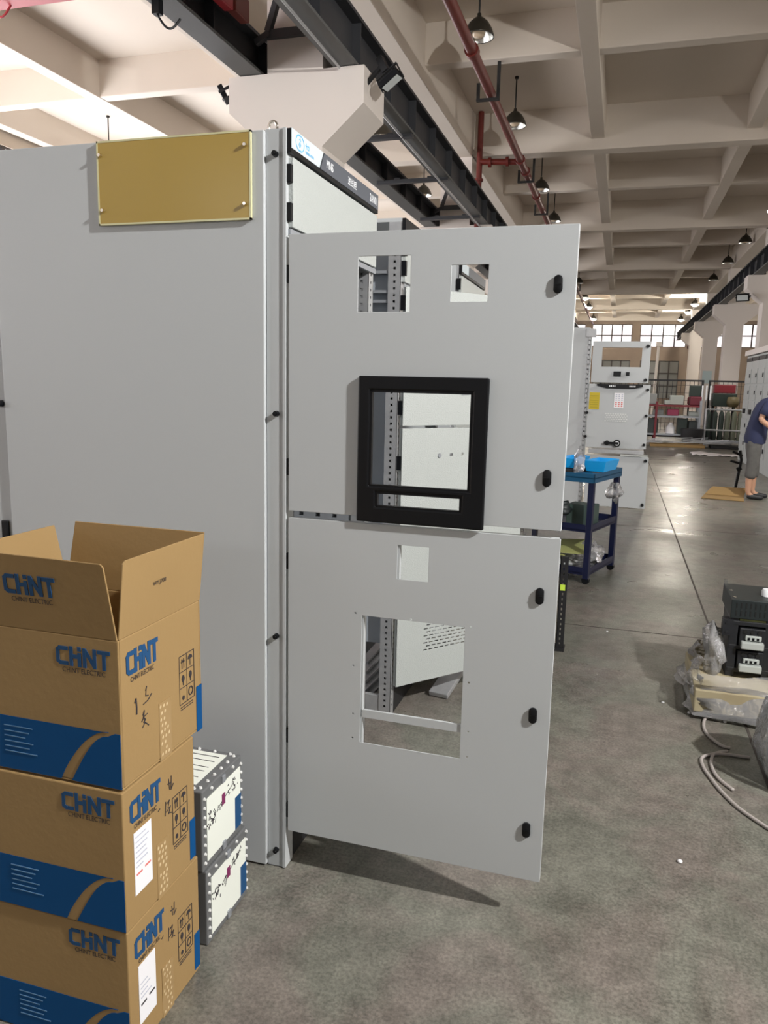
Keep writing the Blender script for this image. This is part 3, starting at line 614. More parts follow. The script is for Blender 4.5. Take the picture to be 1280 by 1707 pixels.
# ------------------------------------------------------------------ cartons
def carton(idx, z0, z1, x1, y0, y1, label, open_top=False):
    x0 = x1-.385; t = thing('cardboard_carton', label, 'box', ((x0+x1)/2, (y0+y1)/2, z0), 'stacked branded cartons')
    b = MB(); w = .005
    if open_top:
        b.box((x0, y0, z0+.001), (x1, y1, z0+.006))
        for A, B in (((x0, y0), (x1, y0+w)), ((x0, y1-w), (x1, y1)), ((x0, y0+w), (x0+w, y1-w)), ((x1-w, y0+w), (x1, y1-w))): b.box((A[0], A[1], z0+.006), (B[0], B[1], z1))
    else: b.box((x0, y0, z0+.001), (x1, y1, z1))
    body = b.build('carton_body', M_card, t, bevel=.003)
    h = z1-z0; bh = h*.385
    pf = Plane((x0, y0, z0), (1, 0, 0), (0, 0, 1)); pr = Plane((x1, y0, z0), (0, 1, 0), (0, 0, 1)); L = x1-x0; D = y1-y0
    # blue band on the front with an uncoloured swoosh
    s = MB(); tl = [(L-.050-.112*(i/12)**1.0*1.0, 0) for i in range(13)]
    lo = []; hi = []
    for i in range(13):
        a = i/12; lo.append((L-.155+.125*a-.0, .004+bh*.98*math.sin(a*math.pi/2)**.85)); hi.append((L-.128+.095*a, .004+bh*.90*math.sin(a*math.pi/2)**1.02))
    decal_poly(s, pf, [(.002, .004)]+lo+[(L-.03, bh), (.002, bh)])
    decal_poly(s, pf, [(L-.002, .004)]+[(L-.002, bh)]+[(L-.015, bh)]+hi[::-1])
    # return of the band on the side
    s.build('blue_band', M_band, t)
    s = MB(); rect(s, pr, D-.026, .012 if idx else .0, D-.001, bh*.92); s.build('blue_band', M_band, t)
    s = MB(); chint(s, pf, L-.150, h-.072+(.006 if idx == 0 else .012), .128, .040); 
    su, sv = .032, h-.052
    # side logo climbs with the view only: it is level on the box
    s.build('logo', M_blue, t)
    s = MB(); chint(s, pr, .028, h-.085, .110, .050); s.build('logo', M_blue, t)
    text_obj('lettering', 'CHINT ELECTRIC', pf, L-.138, h-.088+(.006 if idx == 0 else .012), .011, .106, M_ink, t, bold=.005)
    text_obj('lettering', 'CHINT ELECTRIC', pr, .038, h-.103, .011, .085, M_ink, t, bold=.005)
    s = MB()
    for i in range(6): rect(s, pf, L-.30, bh*.82-.012*i, L-.225-.01*((i*7) % 3)+(.03 if i == 5 else 0), bh*.82-.012*i+.002, .002)
    s.build('small_print', mat('print_on_blue', (.10, .22, .38), .6), t)
    # handling symbols panel
    s = MB(); u0, v0, u1, v1 = D-.10, h*.30, D-.035, h*.66
    for A, B in (((u0, v0), (u1, v0)), ((u1, v0), (u1, v1)), ((u1, v1), (u0, v1)), ((u0, v1), (u0, v0)), (((u0+u1)/2, v0), ((u0+u1)/2, v1)), ((u0, v0*.667+v1*.333), (u1, v0*.667+v1*.333)), ((u0, v0*.333+v1*.667), (u1, v0*.333+v1*.667))): stroke(s, pr, [A, B], .0014)
    uc = [(u0*3+u1)/4, (u0+u1*3)/4]; vh = (v1-v0)/3
    for k in (-.004, .004): stroke(s, pr, [(uc[0]+k, v1-vh*.8), (uc[0]+k, v1-vh*.3)], .0018); stroke(s, pr, [(uc[0]+k-.003, v1-vh*.42), (uc[0]+k, v1-vh*.22), (uc[0]+k+.003, v1-vh*.42)], .0018)
    decal_poly(s, pr, [(uc[1]+.010*math.cos(a), v1-vh*.45+.010*math.sin(a)) for a in [math.pi*i/8 for i in range(9)]]); stroke(s, pr, [(uc[1], v1-vh*.45), (uc[1], v1-vh*.85)], .0018)
    for c in (uc[0], uc[1]): decal_poly(s, pr, [(c+.006*math.cos(a), v0+vh*1.55+.009*math.sin(a)) for a in [2*math.pi*i/10 for i in range(10)]]); stroke(s, pr, [(c, v0+vh*1.5), (c, v0+vh*1.15)], .002)
    stroke(s, pr, [(uc[1]+.009*math.cos(a), v0+vh*.5+.010*math.sin(a)) for a in [2*math.pi*i/12 for i in range(13)]], .003)
    decal_poly(s, pr, [(uc[0]+.005*math.cos(a), v0+vh*.35+.006*math.sin(a)) for a in [2*math.pi*i/10 for i in range(10)]])
    for i in range(2): stroke(s, pr, [(u0+.004, v0-.008-.006*i), (u1-.008, v0-.008-.006*i)], .0016)
    s.build('handling_symbols', M_ink, t)
    # tape with air bubbles, their highlights painted in a paler tone
    s = MB(); zt = h*.34
    rect(s, pr, D*.5-.024, .0, D*.5+.024, h*.42, .0006)
    s.build('tape', M_tape, t)
    s = MB()
    for r in range(9):
        for c in range(3):
            if random.random() < .12: continue
            u = D*.5-.014+.013*c+(.004 if r % 2 else 0)-.001*r*.5; v = .012+.0145*r+random.uniform(-.002, .002)
            A = [s.bm.verts.new(pr(u+.0034*math.cos(a)+.001*math.sin(a), v+.0048*math.sin(a), .0009)) for a in [2*math.pi*i/10 for i in range(10)]]
            top = s.bm.verts.new(pr(u, v, .0030))
            for i in range(10): s.face([A[i], A[(i+1) % 10], top])
    s.build('tape_bubbles', M_bub, t, smooth=True)
    if idx:
        s = MB(); A = (.030, h*.16); wv = .075; hv = .155
        s2 = pr; decal_poly(s, s2, [(.034, h*.66), (.100, h*.66), (.100, h*.66-.150), (.034, h*.66-.150)], .001); lab = s.build('shipping_label', M_label, t)
        s = MB()
        for i in range(7): rect(s, pr, .040, h*.66-.014-.012*i, .040+.050*random.uniform(.5, 1), h*.66-.011-.012*i, .0014)
        s.build('print', M_lgrey, lab)
        s = MB(); rect(s, pr, .040, h*.66-.105, .062, h*.66-.100, .0014); rect(s, pr, .072, h*.66-.102, .094, h*.66-.097, .0014); s.build('print', M_lred if idx == 1 else M_ink, lab)
    # handwriting
    s = MB()
    def hw(p, k=.0022): stroke(s, pr, p, k)
    if idx == 0:
        hw([(.050, h*.54), (.054, h*.56), (.056, h*.50), (.055, h*.455)], .004); hw([(.090, h*.575), (.094, h*.60), (.090, h*.54), (.100, h*.53)]); hw([(.080, h*.49), (.098, h*.50), (.112, h*.53)])
        hw([(.078, h*.42), (.083, h*.445), (.079, h*.40), (.086, h*.38), (.080, h*.365)], .003); hw([(.072, h*.38), (.082, h*.405), (.094, h*.41)]); hw([(.075, h*.335), (.085, h*.36), (.098, h*.325)])
    else:
        hw([(.175, h*.83), (.178, h*.75)]); hw([(.170, h*.80), (.186, h*.79)]); hw([(.186, h*.84), (.184, h*.74), (.194, h*.77)])
        hw([(.160, h*.68), (.157, h*.58)]); hw([(.165, h*.66), (.176, h*.67), (.170, h*.62)]); hw([(.163, h*.60), (.180, h*.62), (.172, h*.57)]); hw([(.172, h*.58), (.186, h*.56)])
        hw([(.130, h*.66), (.136, h*.67)]); 
    s.build('handwriting', M_ink, t)
    return t, (x0, x1, y0, y1)
carton(2, .0, .322, -.953, 1.292, 1.592, 'bottom sealed carton of the cardboard stack, with a white shipping label')
carton(1, .325, .657, -.950, 1.288, 1.576, 'middle sealed carton of the cardboard stack, with a white shipping label')
top, (bx0, bx1, by0, by1) = carton(0, .660, .993, -.950, 1.293, 1.619, 'open-topped cardboard carton on top of the stack, flaps standing up', True)
# flaps
def flap(pts, t, name='flap'):
    o = MB().prism([Vector(p) for p in pts], t).build(name, M_card, top, bevel=.0015); return o
Z = .993
ff = flap([(bx0, by0, Z), (bx1-.002, by0, Z), (bx1-.014, by0-.020, Z+.158), (bx1-.020, by0-.021, Z+.165), (bx0+.01, by0-.022, Z+.168)], (0, .004, 0))
fr_ = flap([(bx1, by0+.004, Z), (bx1, by1-.002, Z), (bx1+.012, by1+.004, Z+.166), (bx1+.010, by0+.022, Z+.166), (bx1+.009, by0+.014, Z+.160)], (-.004, 0, 0))
flap([(bx0, by1, Z), (bx1, by1, Z), (bx1+.010, by1+.012, Z+.168), (bx0+.025, by1+.012, Z+.168)], (0, -.004, 0))
flap([(bx0, by0, Z), (bx0, by1, Z), (bx0-.035, by1-.0, Z+.155), (bx0-.035, by0+.02, Z+.155)], (.004, 0, 0))
pu = Plane((bx0, by0-.0006, Z), (1, 0, 0), (0, -.13, 1)); L = bx1-bx0
s = MB(); chint(s, pu, L-.263, .082, .125, .042); s.build('logo', M_blue, ff)
text_obj('lettering', 'CHINT ELECTRIC', pu, L-.250, .064, .011, .103, M_ink, ff, bold=.005)
pu = Plane((bx1+.0006, by0, Z), (0, 1, 0), (.065, 0, 1)); text_obj('lettering', 'WY.J708', pu, .12, .085, .012, .05, M_ink, fr_, bold=.004)
tag(MB().box((bx0+.02, by0+.02, .67), (bx1-.02, by1-.02, .86)).build('carton_contents', mat('dim_brown_contents', (.20, .12, .08), .8), bevel=.02), 'brown wrapped goods down inside the open carton', 'package')

# ------------------------------------------------------------------ two riveted component cases behind the cartons
def eq_case(z0, z1, x1, y0, y1, label):
    x0 = x1-.30; t = thing('circuit_breaker_case', label, 'circuit breaker', ((x0+x1)/2, (y0+y1)/2, z0), 'stacked circuit breaker cases')
    MB().box((x0, y0, z0+.001), (x1, y1, z1)).build('case_body', mat('case_grey', (.16, .165, .17), .45, .2), t, bevel=.004)
    MB().box((x0+.02, y0-.003, z0+.025), (x1-.035, y0+.001, z1-.035)).build('front_recess', M_breaker, t)
    s = MB(); pr = Plane((x1, y0, z0), (0, 1, 0), (0, 0, 1)); pt = Plane((x0, y0, z1), (1, 0, 0), (0, 1, 0)); D = y1-y0; h = z1-z0
    rect(s, pr, .022, .022, D-.012, h-.03, .0012); rect(s, pt, .03, .03, .30-.035, D-.02, .0012); s.build('white_label', mat('case_label_cream', (.82, .85, .78), .4), t)
    s = MB(); rect(s, pr, D-.045, .022, D-.008, h*.52, .0018); s.build('blue_mark', M_blue, t)
    s = MB()
    for i in range(26):
        u = .03+random.random()*.075; v = h*.50+random.random()*h*.17; stroke(s, pr, [(u, v), (u+random.uniform(-.01, .012), v+random.uniform(-.012, .012))], .003, .002)
    for i in range(18):
        u = D*.6+random.random()*.06; v = h*.66+random.random()*h*.14; stroke(s, pr, [(u, v), (u+random.uniform(-.008, .008), v+random.uniform(-.01, .01))], .0028, .002)
    stroke(s, pr, [(D*.36, h*.62), (D*.75, h*.74)], .003, .002)
    for v in (.30, .45, .55, .7, .82): stroke(s, pt, [(.16, D*v), (.25, D*v)], .002, .002)
    s.build('printing', M_ink, t)
    s = MB(); rect(s, pr, D*.46, h*.60, D*.54, h*.74, .0022); s.build('maroon_mark', mat('maroon_ink', (.2, .02, .1), .5), t)
    s = MB(); pf = Plane((x0, y0, z0), (1, 0, 0), (0, 0, 1))
    def stud(pl, u, v): s.cyl(pl(u, v, 0), pl(u, v, .0045), .0052, .0035, 10)
    for i in range(7): stud(pf, .30-.052, .035+.0265*i); 
    for i in range(8): stud(pr, .012, .022+.0265*i); stud(pr, D-.006, .022+.0265*i)
    for i in range(6): stud(pt, .30-.015, .02+i*D/6); stud(pt, .02+.05*i, D-.01); stud(pt, .02+.05*i, .012)
    for i in range(3): stud(pr, .05+.06*i, h-.012)
    s.build('studs', M_stud, t, smooth='auto')
    m = MB(); m.box((x1-.001, y0+D*.46, z1-.028), (x1+.006, y0+D*.54, z1-.006)); m.box((x1-.001, y0+D*.46, z0+.006), (x1+.006, y0+D*.54, z0+.03)); m.build('latch', M_zincd, t, bevel=.002)
eq_case(.0, .222, -.972, 1.665, 1.90, 'lower of two grey studded breaker cases on the floor behind the cartons')
eq_case(.225, .458, -.976, 1.655, 1.878, 'upper of two grey studded breaker cases, its white top label showing')

# ------------------------------------------------------------------ far switch cabinet with three open doors
fc = thing('distant_cabinet', 'pale switchgear cabinet with three doors standing open beyond the blue trolley', 'cabinet', (-.9, 10.7, 0))
YD = 10.2
MB().box((-1.45, YD+.03, .0), (-.43, YD+.06, 2.24)).build('side_panel', M_paint, fc, bevel=.004)
m = MB(); perforated_post(m, -.40, YD+.02, 0, 2.2, .03, .05, .06, .02); m.build('corner_post', M_zinc, fc)
MB().box((-1.45, YD+.06, 2.2), (-.42, YD+1.0, 2.26)).build('roof', M_paint, fc)
MB().box((-1.45, YD+.9, 0), (-.42, YD+1.0, 2.2)).build('rear_panel', M_paint, fc)
MB().box((-.46, YD+.0, 2.14), (-.34, YD+.08, 2.24)).build('lamp_box', M_zinc, fc)
def fdoor(x0, x1, z0, z1, holes): 
    return MB().sheet(x0, z0, x1, z1, .03, holes, lambda u, v, w: (u, YD+w, v)).build('door', M_paint, fc, bevel=.003)
a = fdoor(-.368, .322, 1.582, 2.09, [(-.252, 1.775, .222, 2.012)])
m = MB(); m.box((-.10, YD-.02, 1.66), (-.01, YD, 1.72)); m.box((.05, YD-.02, 1.67), (.09, YD, 1.715)); m.build('switch', M_black, a)
m = MB(); [m.cyl((x, YD-.03, z), (x, YD, z), .02) for x, z in ((.285, 2.03), (.285, 1.62))]; m.build('knob', M_black, a)
b = fdoor(-.382, .352, .765, 1.562, [])
m = MB(); [m.cyl((x, YD-.03, z), (x, YD, z), .018) for x, z in ((.32, 1.50), (.325, 1.18), (.325, .82), (-.39, 1.2), (-.39, .9))]; m.build('knob', M_black, b)
pf = Plane((0, YD, 0), (1, 0, 0), (0, 0, 1))
s = MB(); rect(s, pf, -.372, 1.245, -.248, 1.455, .003); yl = s.build('yellow_label', M_yellow, b)
s = MB(); [rect(s, pf, -.36, 1.27+.028*i, -.26, 1.276+.028*i, .004) for i in range(6)]; s.build('print', mat('olive_print', (.35, .30, .02), .6), yl)
s = MB(); rect(s, pf, -.07, 1.27, .045, 1.455, .003); wl_ = s.build('white_label', M_label, b)
s = MB(); [rect(s, pf, -.055+.035*j, 1.36+.022*i, -.035+.035*j, 1.372+.022*i, .004) for i in range(4) for j in range(3)]; s.build('print', M_lgrey, wl_)
s = MB(); [rect(s, pf, -.055+.035*j, 1.285+.022*i, -.035+.035*j, 1.30+.022*i, .004) for i in range(3) for j in range(3)]; s.build('print', M_lred, wl_)
s = MB(); [rect(s, pf, -.17+.03*j+(.015 if i % 2 else 0), 1.10+.022*i, -.150+.03*j+(.015 if i % 2 else 0), 1.110+.022*i, .003) for i in range(5) for j in range(9)]; s.build('vent_slots', mat('vent_light', (.72, .74, .73), .5), b)
m = MB(); m.cyl((-.12, YD-.05, .83), (-.12, YD, .83), .03); m.bar((-.16, YD-.06, .83), (.02, YD-.06, .83), .025, .03); m.cyl((.0, YD-.06, .828), (.0, YD, .828), .045, n=16); hh = m.build('handle', M_black, b)
MB().cyl((.0, YD-.065, .828), (.0, YD-.058, .828), .028, n=16).build('dial', M_white, hh)
m = MB(); m.prism([(-.29, YD-.001, 1.562), (.26, YD-.001, 1.562), (.26, YD-.001, 1.535), (.16, YD-.001, 1.51), (-.17, YD-.001, 1.51), (-.29, YD-.001, 1.54)], (0, -.02, 0)); np_ = m.build('name_strip', M_black, b)
s = MB(); pn = Plane((0, YD-.021, 0), (1, 0, 0), (0, 0, 1)); [rect(s, pn, x+.02*i, 1.53, x+.02*i+.013, 1.548, .002) for x in (-.14, .10) for i in range(4)]; s.build('print', M_white, np_)
c = fdoor(-.36, .396, .012, .665, [])
m = MB(); [m.cyl((.36, YD-.03, z), (.36, YD, z), .02) for z in (.62, .06)]; m.build('knob', M_black, c)
tr = MB().box((-.34, YD-.02, .695), (.33, YD+.3, .745)).build('withdrawn_tray', M_zinc, fc, bevel=.004)
m = MB(); m.box((.05, YD-.02, .67), (.38, YD-.01, .69)); m.build('tray_lip', M_paint2, tr)

# ------------------------------------------------------------------ blue tool trolley
TA = math.atan2(.19, .60)      # turned clockwise
TO = Vector((-.147, 6.06, 0))
def TF(u, v, z): # u to the left along the front, v to the back
    d = Vector((math.sin(TA), math.cos(TA), 0)); l = Vector((-math.cos(TA), math.sin(TA), 0))
    return TO + l*u + d*v + Vector((0, 0, z))
tro = thing('tool_trolley', 'navy blue three-shelf trolley half behind the open doors', 'trolley', TO)
for u, v in ((.02, .02), (.02, .62), (.72, .02), (.72, .62)):
    MB().box((u-.022, v-.022, .04), (u+.022, v+.022, .86), lambda a, b, c: TF(a, b, c)).build('leg', M_navy, tro, bevel=.003)
    MB().cyl(TF(u, v-.015, .03), TF(u, v+.015, .03), .03, n=14).build('caster', M_black, tro)
for z, mm in ((.08, M_navy), (.42, M_navy)):
    m = MB(); m.box((0, 0, z), (.74, .64, z+.01), TF)
    for A, B in (((0, 0), (.74, .008)), ((0, .632), (.74, .64)), ((0, 0), (.008, .64)), ((.732, 0), (.74, .64))): m.box((A[0], A[1], z-.01), (B[0], B[1], z+.05), TF)
    m.build('shelf', mm, tro)
m = MB(); m.box((-.01, -.01, .83), (.75, .65, .84), TF)
for A, B in (((-.01, -.01), (.75, .0)), ((-.01, .64), (.75, .65)), ((-.01, -.01), (0, .65)), ((.74, -.01), (.75, .65))): m.box((A[0], A[1], .80), (B[0], B[1], .87), TF)
m.build('top_tray', M_tray, tro)
def bin_(u0, v0, u1, v1, z0, z1, mm, label, name='plastic_bin', cat='bin'):
    m = MB(); fl = .02
    P = lambda u, v, z: TF(u, v, z)
    A = [(u0+fl, v0+fl), (u1-fl, v0+fl), (u1-fl, v1-fl), (u0+fl, v1-fl)]; B = [(u0, v0), (u1, v0), (u1, v1), (u0, v1)]
    for off in (0, .006):
        a = [m.bm.verts.new(P(x+(off if i in (0, 3) else -off), y+(off if i < 2 else -off), z0+off)) for i, (x, y) in enumerate(A)]
        b = [m.bm.verts.new(P(x+(off if i in (0, 3) else -off), y+(off if i < 2 else -off), z1)) for i, (x, y) in enumerate(B)]
        m.face(a)
        for i in range(4): m.face([a[i], a[(i+1)%4], b[(i+1)%4], b[i]])
        if off: 
            for i in range(4): m.face([b[i], b[(i+1)%4], prev[(i+1)%4], prev[i]])
        prev = b
    return tag(m.build(name, mm, bevel=.002), label, cat)
bin_(-.03, .16, .15, .50, .87, .955, M_bin, 'bright blue plastic parts bin on the right of the trolley top')
bin_(.20, .10, .36, .46, .89, .965, M_bin, 'bright blue plastic parts bin on the left of the trolley top')
tag(MB().box((.19, .08, .842), (.55, .5, .885), TF).build('toolbox', M_blackm, bevel=.006), 'flat black box under the left blue bin', 'box')
tag(MB().box((.02, .01, .842), (.16, .12, .868), TF).build('parts_tray', M_tray, bevel=.004), 'small teal tray of parts at the trolley top corner', 'tray')
m = MB()
for i in range(9): p = TF(.03+.02*i, .3+.02*(i % 3), .875); m.bar(p, p+Vector((random.uniform(-.04, .05), random.uniform(-.03, .03), .03+.01*(i % 3))), .008, .008)
tag(m.build('cable_offcuts', M_fabric), 'yellow cable offcuts on the trolley top behind the blue bin', 'cable', kind='stuff')
def blob(name, c, sx, sy, sz, m, amp=.25, seed=0, sub=3, fr=3.0, flat=0):
    b = MB(); bmesh.ops.create_icosphere(b.bm, subdivisions=sub, radius=1)
    for v in b.bm.verts:
        p = v.co.copy(); k = 1+amp*noise.noise(p*fr*.5+Vector((seed, 0, 0)))*1.3+amp*.5*noise.noise(p*fr*1.7+Vector((seed, 3, 1)))+amp*.3*abs(noise.noise(p*fr*4+Vector((seed, 5, 2))))
        z = p.z*k
        if z < -.8 and flat: z = -.8
        v.co = Vector((c[0]+p.x*k*sx, c[1]+p.y*k*sy, c[2]+z*sz))
    return b.build(name, m, smooth=True)
tag(blob('plastic_bag', TF(.165, .10, .935), .04, .045, .095, M_plastic, .5, 1), 'crumpled clear bag standing between the blue bins', 'plastic bag')
tag(blob('plastic_bag', TF(-.03, .42, .70), .05, .10, .075, M_plastic, .6, 2), 'clear bag hanging out of the trolley right side at the middle shelf', 'plastic bag')
tag(blob('plastic_bag', TF(.10, .30, .19), .09, .16, .085, M_plastic, .5, 4), 'crumpled clear bag at the right end of the bottom trolley shelf', 'plastic bag')
tag(blob('plastic_bag', TF(.68, .2, .26), .05, .12, .11, M_plastic, .5, 6), 'clear bag on the bottom shelf behind the lower door edge', 'plastic bag')
tag(blob('plastic_scraps', TF(.36, .16, .135), .22, .10, .04, mat('silver_film', (.5, .52, .52), .3, .5, bump=(40, 1)), .6, 5), 'heap of crinkled silver film on the bottom trolley shelf', 'plastic film')
m = MB(); m.prism([TF(.05, .03, .23), TF(.62, .03, .19), TF(.62, .3, .24), TF(.1, .4, .28)], (0, 0, .006)); m.prism([TF(.2, .02, .20), TF(.64, .02, .175), TF(.60, .3, .20)], (0, 0, .006))
tag(m.build('insulation_sheet', M_olive), 'olive green sheet lying on the bottom trolley shelf', 'sheet')
m = MB(); m.prism([TF(.22, .02, .435), TF(.55, .0, .49), TF(.52, .12, .50), TF(.25, .12, .44)], (0, 0, .006)); tag(m.build('cardboard_piece', M_card), 'folded cardboard piece on the middle trolley shelf', 'cardboard')
tag(MB().box((.05, .14, .432), (.26, .32, .60), TF).build('relay_unit', M_pcb, bevel=.008), 'dark green boxed component at the middle trolley shelf right end', 'component')
tag(blob('cloth', TF(.33, .14, .56), .10, .10, .075, M_darkbox, .6, 9), 'dark heap of cloth and parts on the middle trolley shelf', 'cloth')
tag(blob('paper', TF(.36, .10, .64), .05, .03, .03, M_foam, .6, 11), 'scrap of white paper on the dark heap of the trolley', 'paper')

# ------------------------------------------------------------------ breaker assembly on the right, wrapped in film
EX, EY = .575, 3.95
bd = MB().box((.43, 3.70, .035), (1.15, 4.25, .145)).build('packing_board', M_wood, bevel=.006); tag(bd, 'pale board block wrapped in film under the breaker rack', 'board')
tag(MB().box((.50, 3.76, 0), (1.1, 4.2, .034)).build('base_plank', M_blackm), 'dark runner beneath the pale board block', 'plank')
rk = thing('breaker_rack', 'black rack of circuit breakers in two rows at the right edge', 'breaker rack', (.9, EY, .145))
m = MB()
for x in (.605, .765, .935, 1.1): m.box((x-.02, EY-.01, .146), (x+.02, EY+.22, .44))
for z in (.17, .285, .405): m.box((.59, EY-.012, z), (1.12, EY+.22, z+.022))
m.build('rack_frame', M_breaker, rk, bevel=.003)
m = MB(); m.box((.552, EY-.03, .355), (.60, EY+.02, .435)); [m.cyl((.57, EY-.034, z), (.57, EY-.03, z), .006) for z in (.372, .418)]; m.build('end_bracket', M_breaker, rk)
MB().box((.63, EY-.004, .418), (1.1, EY+.01, .436)).build('olive_bar', M_busolive, rk)
k = 0
for z0 in (.30, .185):
    for x0 in (.632, .792, .955):
        br = MB().box((x0, EY-.018, z0), (x0+.115, EY+.18, z0+.095)).build('breaker', M_breaker, rk, bevel=.004)
        m = MB(); m.box((x0+.008, EY-.050, z0), (x0+.108, EY-.015, z0+.034)); m.box((x0+.026, EY-.030, z0+.038), (x0+.098, EY-.014, z0+.062)); m.build('terminal_cover', M_bwhite, br, bevel=.004)
        m = MB(); [m.box((x0+.036+.02*i, EY-.032, z0+.042), (x0+.046+.02*i, EY-.027, z0+.054)) for i in range(3)]; m.build('toggle', M_black, br)
        m = MB(); [m.cyl((x0+.025+.032*i, EY-.022, z0+.078), (x0+.025+.032*i, EY-.016, z0+.078), .010) for i in range(3)]; m.build('terminal', M_slot, br)
vb = thing('vented_box', 'dark slotted steel box lying on top of the breaker rack', 'box', (.85, EY+.1, .44))
MB().box((.583, EY-.02, .441), (1.12, EY+.30, .535)).build('box_body', M_darkbox, vb, bevel=.003)
m = MB()
for r in range(2):
    for i in range(24): m.box((.605+.021*i, EY-.0215, .455+.038*r), (.611+.021*i, EY-.0195, .482+.038*r))
m.build('vent_slots', M_slot, vb)
m = MB(); m.box((.583, EY+.29, .535), (.60, EY+.30, .56)); m.cyl((.60, EY+.02, .535), (.60, EY+.02, .538), .008); m.cyl((.60, EY+.15, .535), (.60, EY+.15, .538), .008); m.build('corner_fixings', M_screw, vb)
tag(MB().lathe([(.001, .035), (.02, .035), (.025, .025), (.025, .0), (.001, 0)], (.755, EY+.10, .536)).build('plastic_stopper', M_white, smooth='auto'), 'small white stopper on top of the dark slotted box', 'cap')
m = MB()
for i in range(6): m.tube([(.79+.05*a*.4+.01*i, EY+.10+.03*math.sin(a*1.3+i), .545+.012*i+.01*math.sin(a+i)) for a in range(8)], .004, 6)
tag(m.build('cable_bundle', M_fabric), 'yellow-green cable bundle on the dark slotted box', 'cable')
# film around the base
def wrap(name, ctr, hx, hy, z0, z1, amp, seed, label, m=M_plastic):
    b = MB(); n = 40; rows = 10; R = []
    for j in range(rows+1):
        f = j/rows; ring = []
        for i in range(n):
            a = 2*math.pi*i/n; c, s_ = math.cos(a), math.sin(a); k = 1/max(abs(c), abs(s_))**.8
            d = 1+amp*noise.noise(Vector((c*2.2+seed, s_*2.2, f*3)))+amp*.6*noise.noise(Vector((c*6+seed, s_*6, f*7)))
            q = (1.05-.18*f)*d
            ring.append(b.bm.verts.new((ctr[0]+c*k*hx*q, ctr[1]+s_*k*hy*q, z0+(z1-z0)*f+amp*.25*(noise.noise(Vector((c*3, s_*3, seed)))*f))))
        R.append(ring)
    for A, B in zip(R, R[1:]):
        for i in range(n): b.face([A[i], A[(i+1)%n], B[(i+1)%n], B[i]])
    return tag(b.build(name, m, smooth=True), label, 'plastic film')
wrap('plastic_wrap', (.80, 3.97), .385, .29, .02, .225, .16, 2, 'clear plastic film pulled around the board and breaker rack')
tag(blob('plastic_bag', (.525, 3.98, .27), .045, .10, .11, M_plastic, .5, 21), 'peak of loose clear film standing left of the breaker rack', 'plastic film')
# wrapped roll at the frame edge
rl_ = thing('wrapped_roll', 'white roll wrapped in clear film at the right edge', 'roll', (.78, 3.2, 0))
MB().lathe([(.001, .0), (.13, .0), (.155, .06), (.16, .22), (.15, .36), (.09, .42), (.001, .43)], (.81, 3.18, .0), 28).build('roll_core', mat('pale_wrap', (.55, .58, .62), .35, bump=(18, 1)), rl_, smooth=True)
b = MB(); bmesh.ops.create_icosphere(b.bm, subdivisions=4, radius=1)
for v in b.bm.verts:
    p = v.co.copy(); k = 1+.25*noise.noise(p*2)+.12*noise.noise(p*6); v.co = Vector((.81+p.x*.19*k, 3.18+p.y*.19*k, max(.002, .20+p.z*.24*k)))
b.build('film_wrap', M_plastic, rl_, smooth=True)
# bent conduits on the floor
def conduit(px, label, r=.0065):
    P = [atZ(x, y, r) for x, y in px]; Q = []
    for i in range(len(P)-1):
        p0 = P[max(i-1, 0)]; p1 = P[i]; p2 = P[i+1]; p3 = P[min(i+2, len(P)-1)]
        for s_ in range(6):
            t_ = s_/6; Q.append(.5*((2*p1)+(-p0+p2)*t_+(2*p0-5*p1+4*p2-p3)*t_*t_+(-p0+3*p1-3*p2+p3)*t_**3))
    Q.append(P[-1]); tag(MB().tube(Q, r).build('flexible_conduit', M_tube, smooth=True), label, 'conduit')
conduit([(1185, 1194), (1174, 1200), (1174, 1216), (1185, 1230), (1203, 1243), (1217, 1247)], 'short curved grey conduit just below the board block', .007)
conduit([(1250, 1263), (1215, 1258), (1190, 1257), (1170, 1263), (1172, 1278), (1183, 1295), (1203, 1320), (1235, 1350), (1290, 1387)], 'long curved grey conduit sweeping out at the right edge', .007)
conduit([(1212, 1252), (1192, 1256), (1186, 1265), (1187, 1280), (1198, 1298), (1222, 1317)], 'middle curved grey conduit with a cut end', .007)
# litter on the floor
CR = ['white crumb left of the film-wrapped board, in the rack shadow', 'white crumb touching the left end of the board block', 'white crumb on the floor joint left of the breaker rack', 'white crumb just under the board block front', 'white crumb alone on the lower right floor']
for (px, r), cl in zip((((1105, 1171), .008), ((1149, 1188), .010), ((1012, 1053), .007), ((1208, 1203), .010), ((1133, 1436), .010)), CR):
    p = atZ(px[0], px[1], .004); tag(blob('foam_crumb', (p.x, p.y, .005), r, r, r*.6, M_foam, .2, px[0], 1), cl, 'litter', 'white crumbs on the floor')

# ------------------------------------------------------------------ person
def skin_mesh(name, joints, edges, m, parent, sub=2, root=0):
    me = bpy.data.meshes.new(name); me.from_pydata([Vector(j[0]) for j in joints], edges, [])
    o = bpy.data.objects.new(name, me); COL.objects.link(o)
    md = o.modifiers.new('s', 'SKIN'); 
    for v, j in zip(me.skin_vertices[0].data, joints): v.radius = (j[1], j[2] if len(j) > 2 else j[1])
    me.skin_vertices[0].data[root].use_root = True
    o.modifiers.new('d', 'SUBSURF').levels = sub
    bpy.context.view_layer.update()
    m2 = bpy.data.meshes.new_from_object(o.evaluated_get(bpy.context.evaluated_depsgraph_get())); bpy.data.objects.remove(o)
    off = ORG[parent.name]
    for v in m2.vertices: v.co -= off
    for p in m2.polygons: p.use_smooth = True
    m2.materials.clear(); m2.materials.append(m)
    ob = bpy.data.objects.new(name, m2); COL.objects.link(ob); ob.parent = parent; ORG[ob.name] = off; return ob
BX, BY = 1.85, 11.95
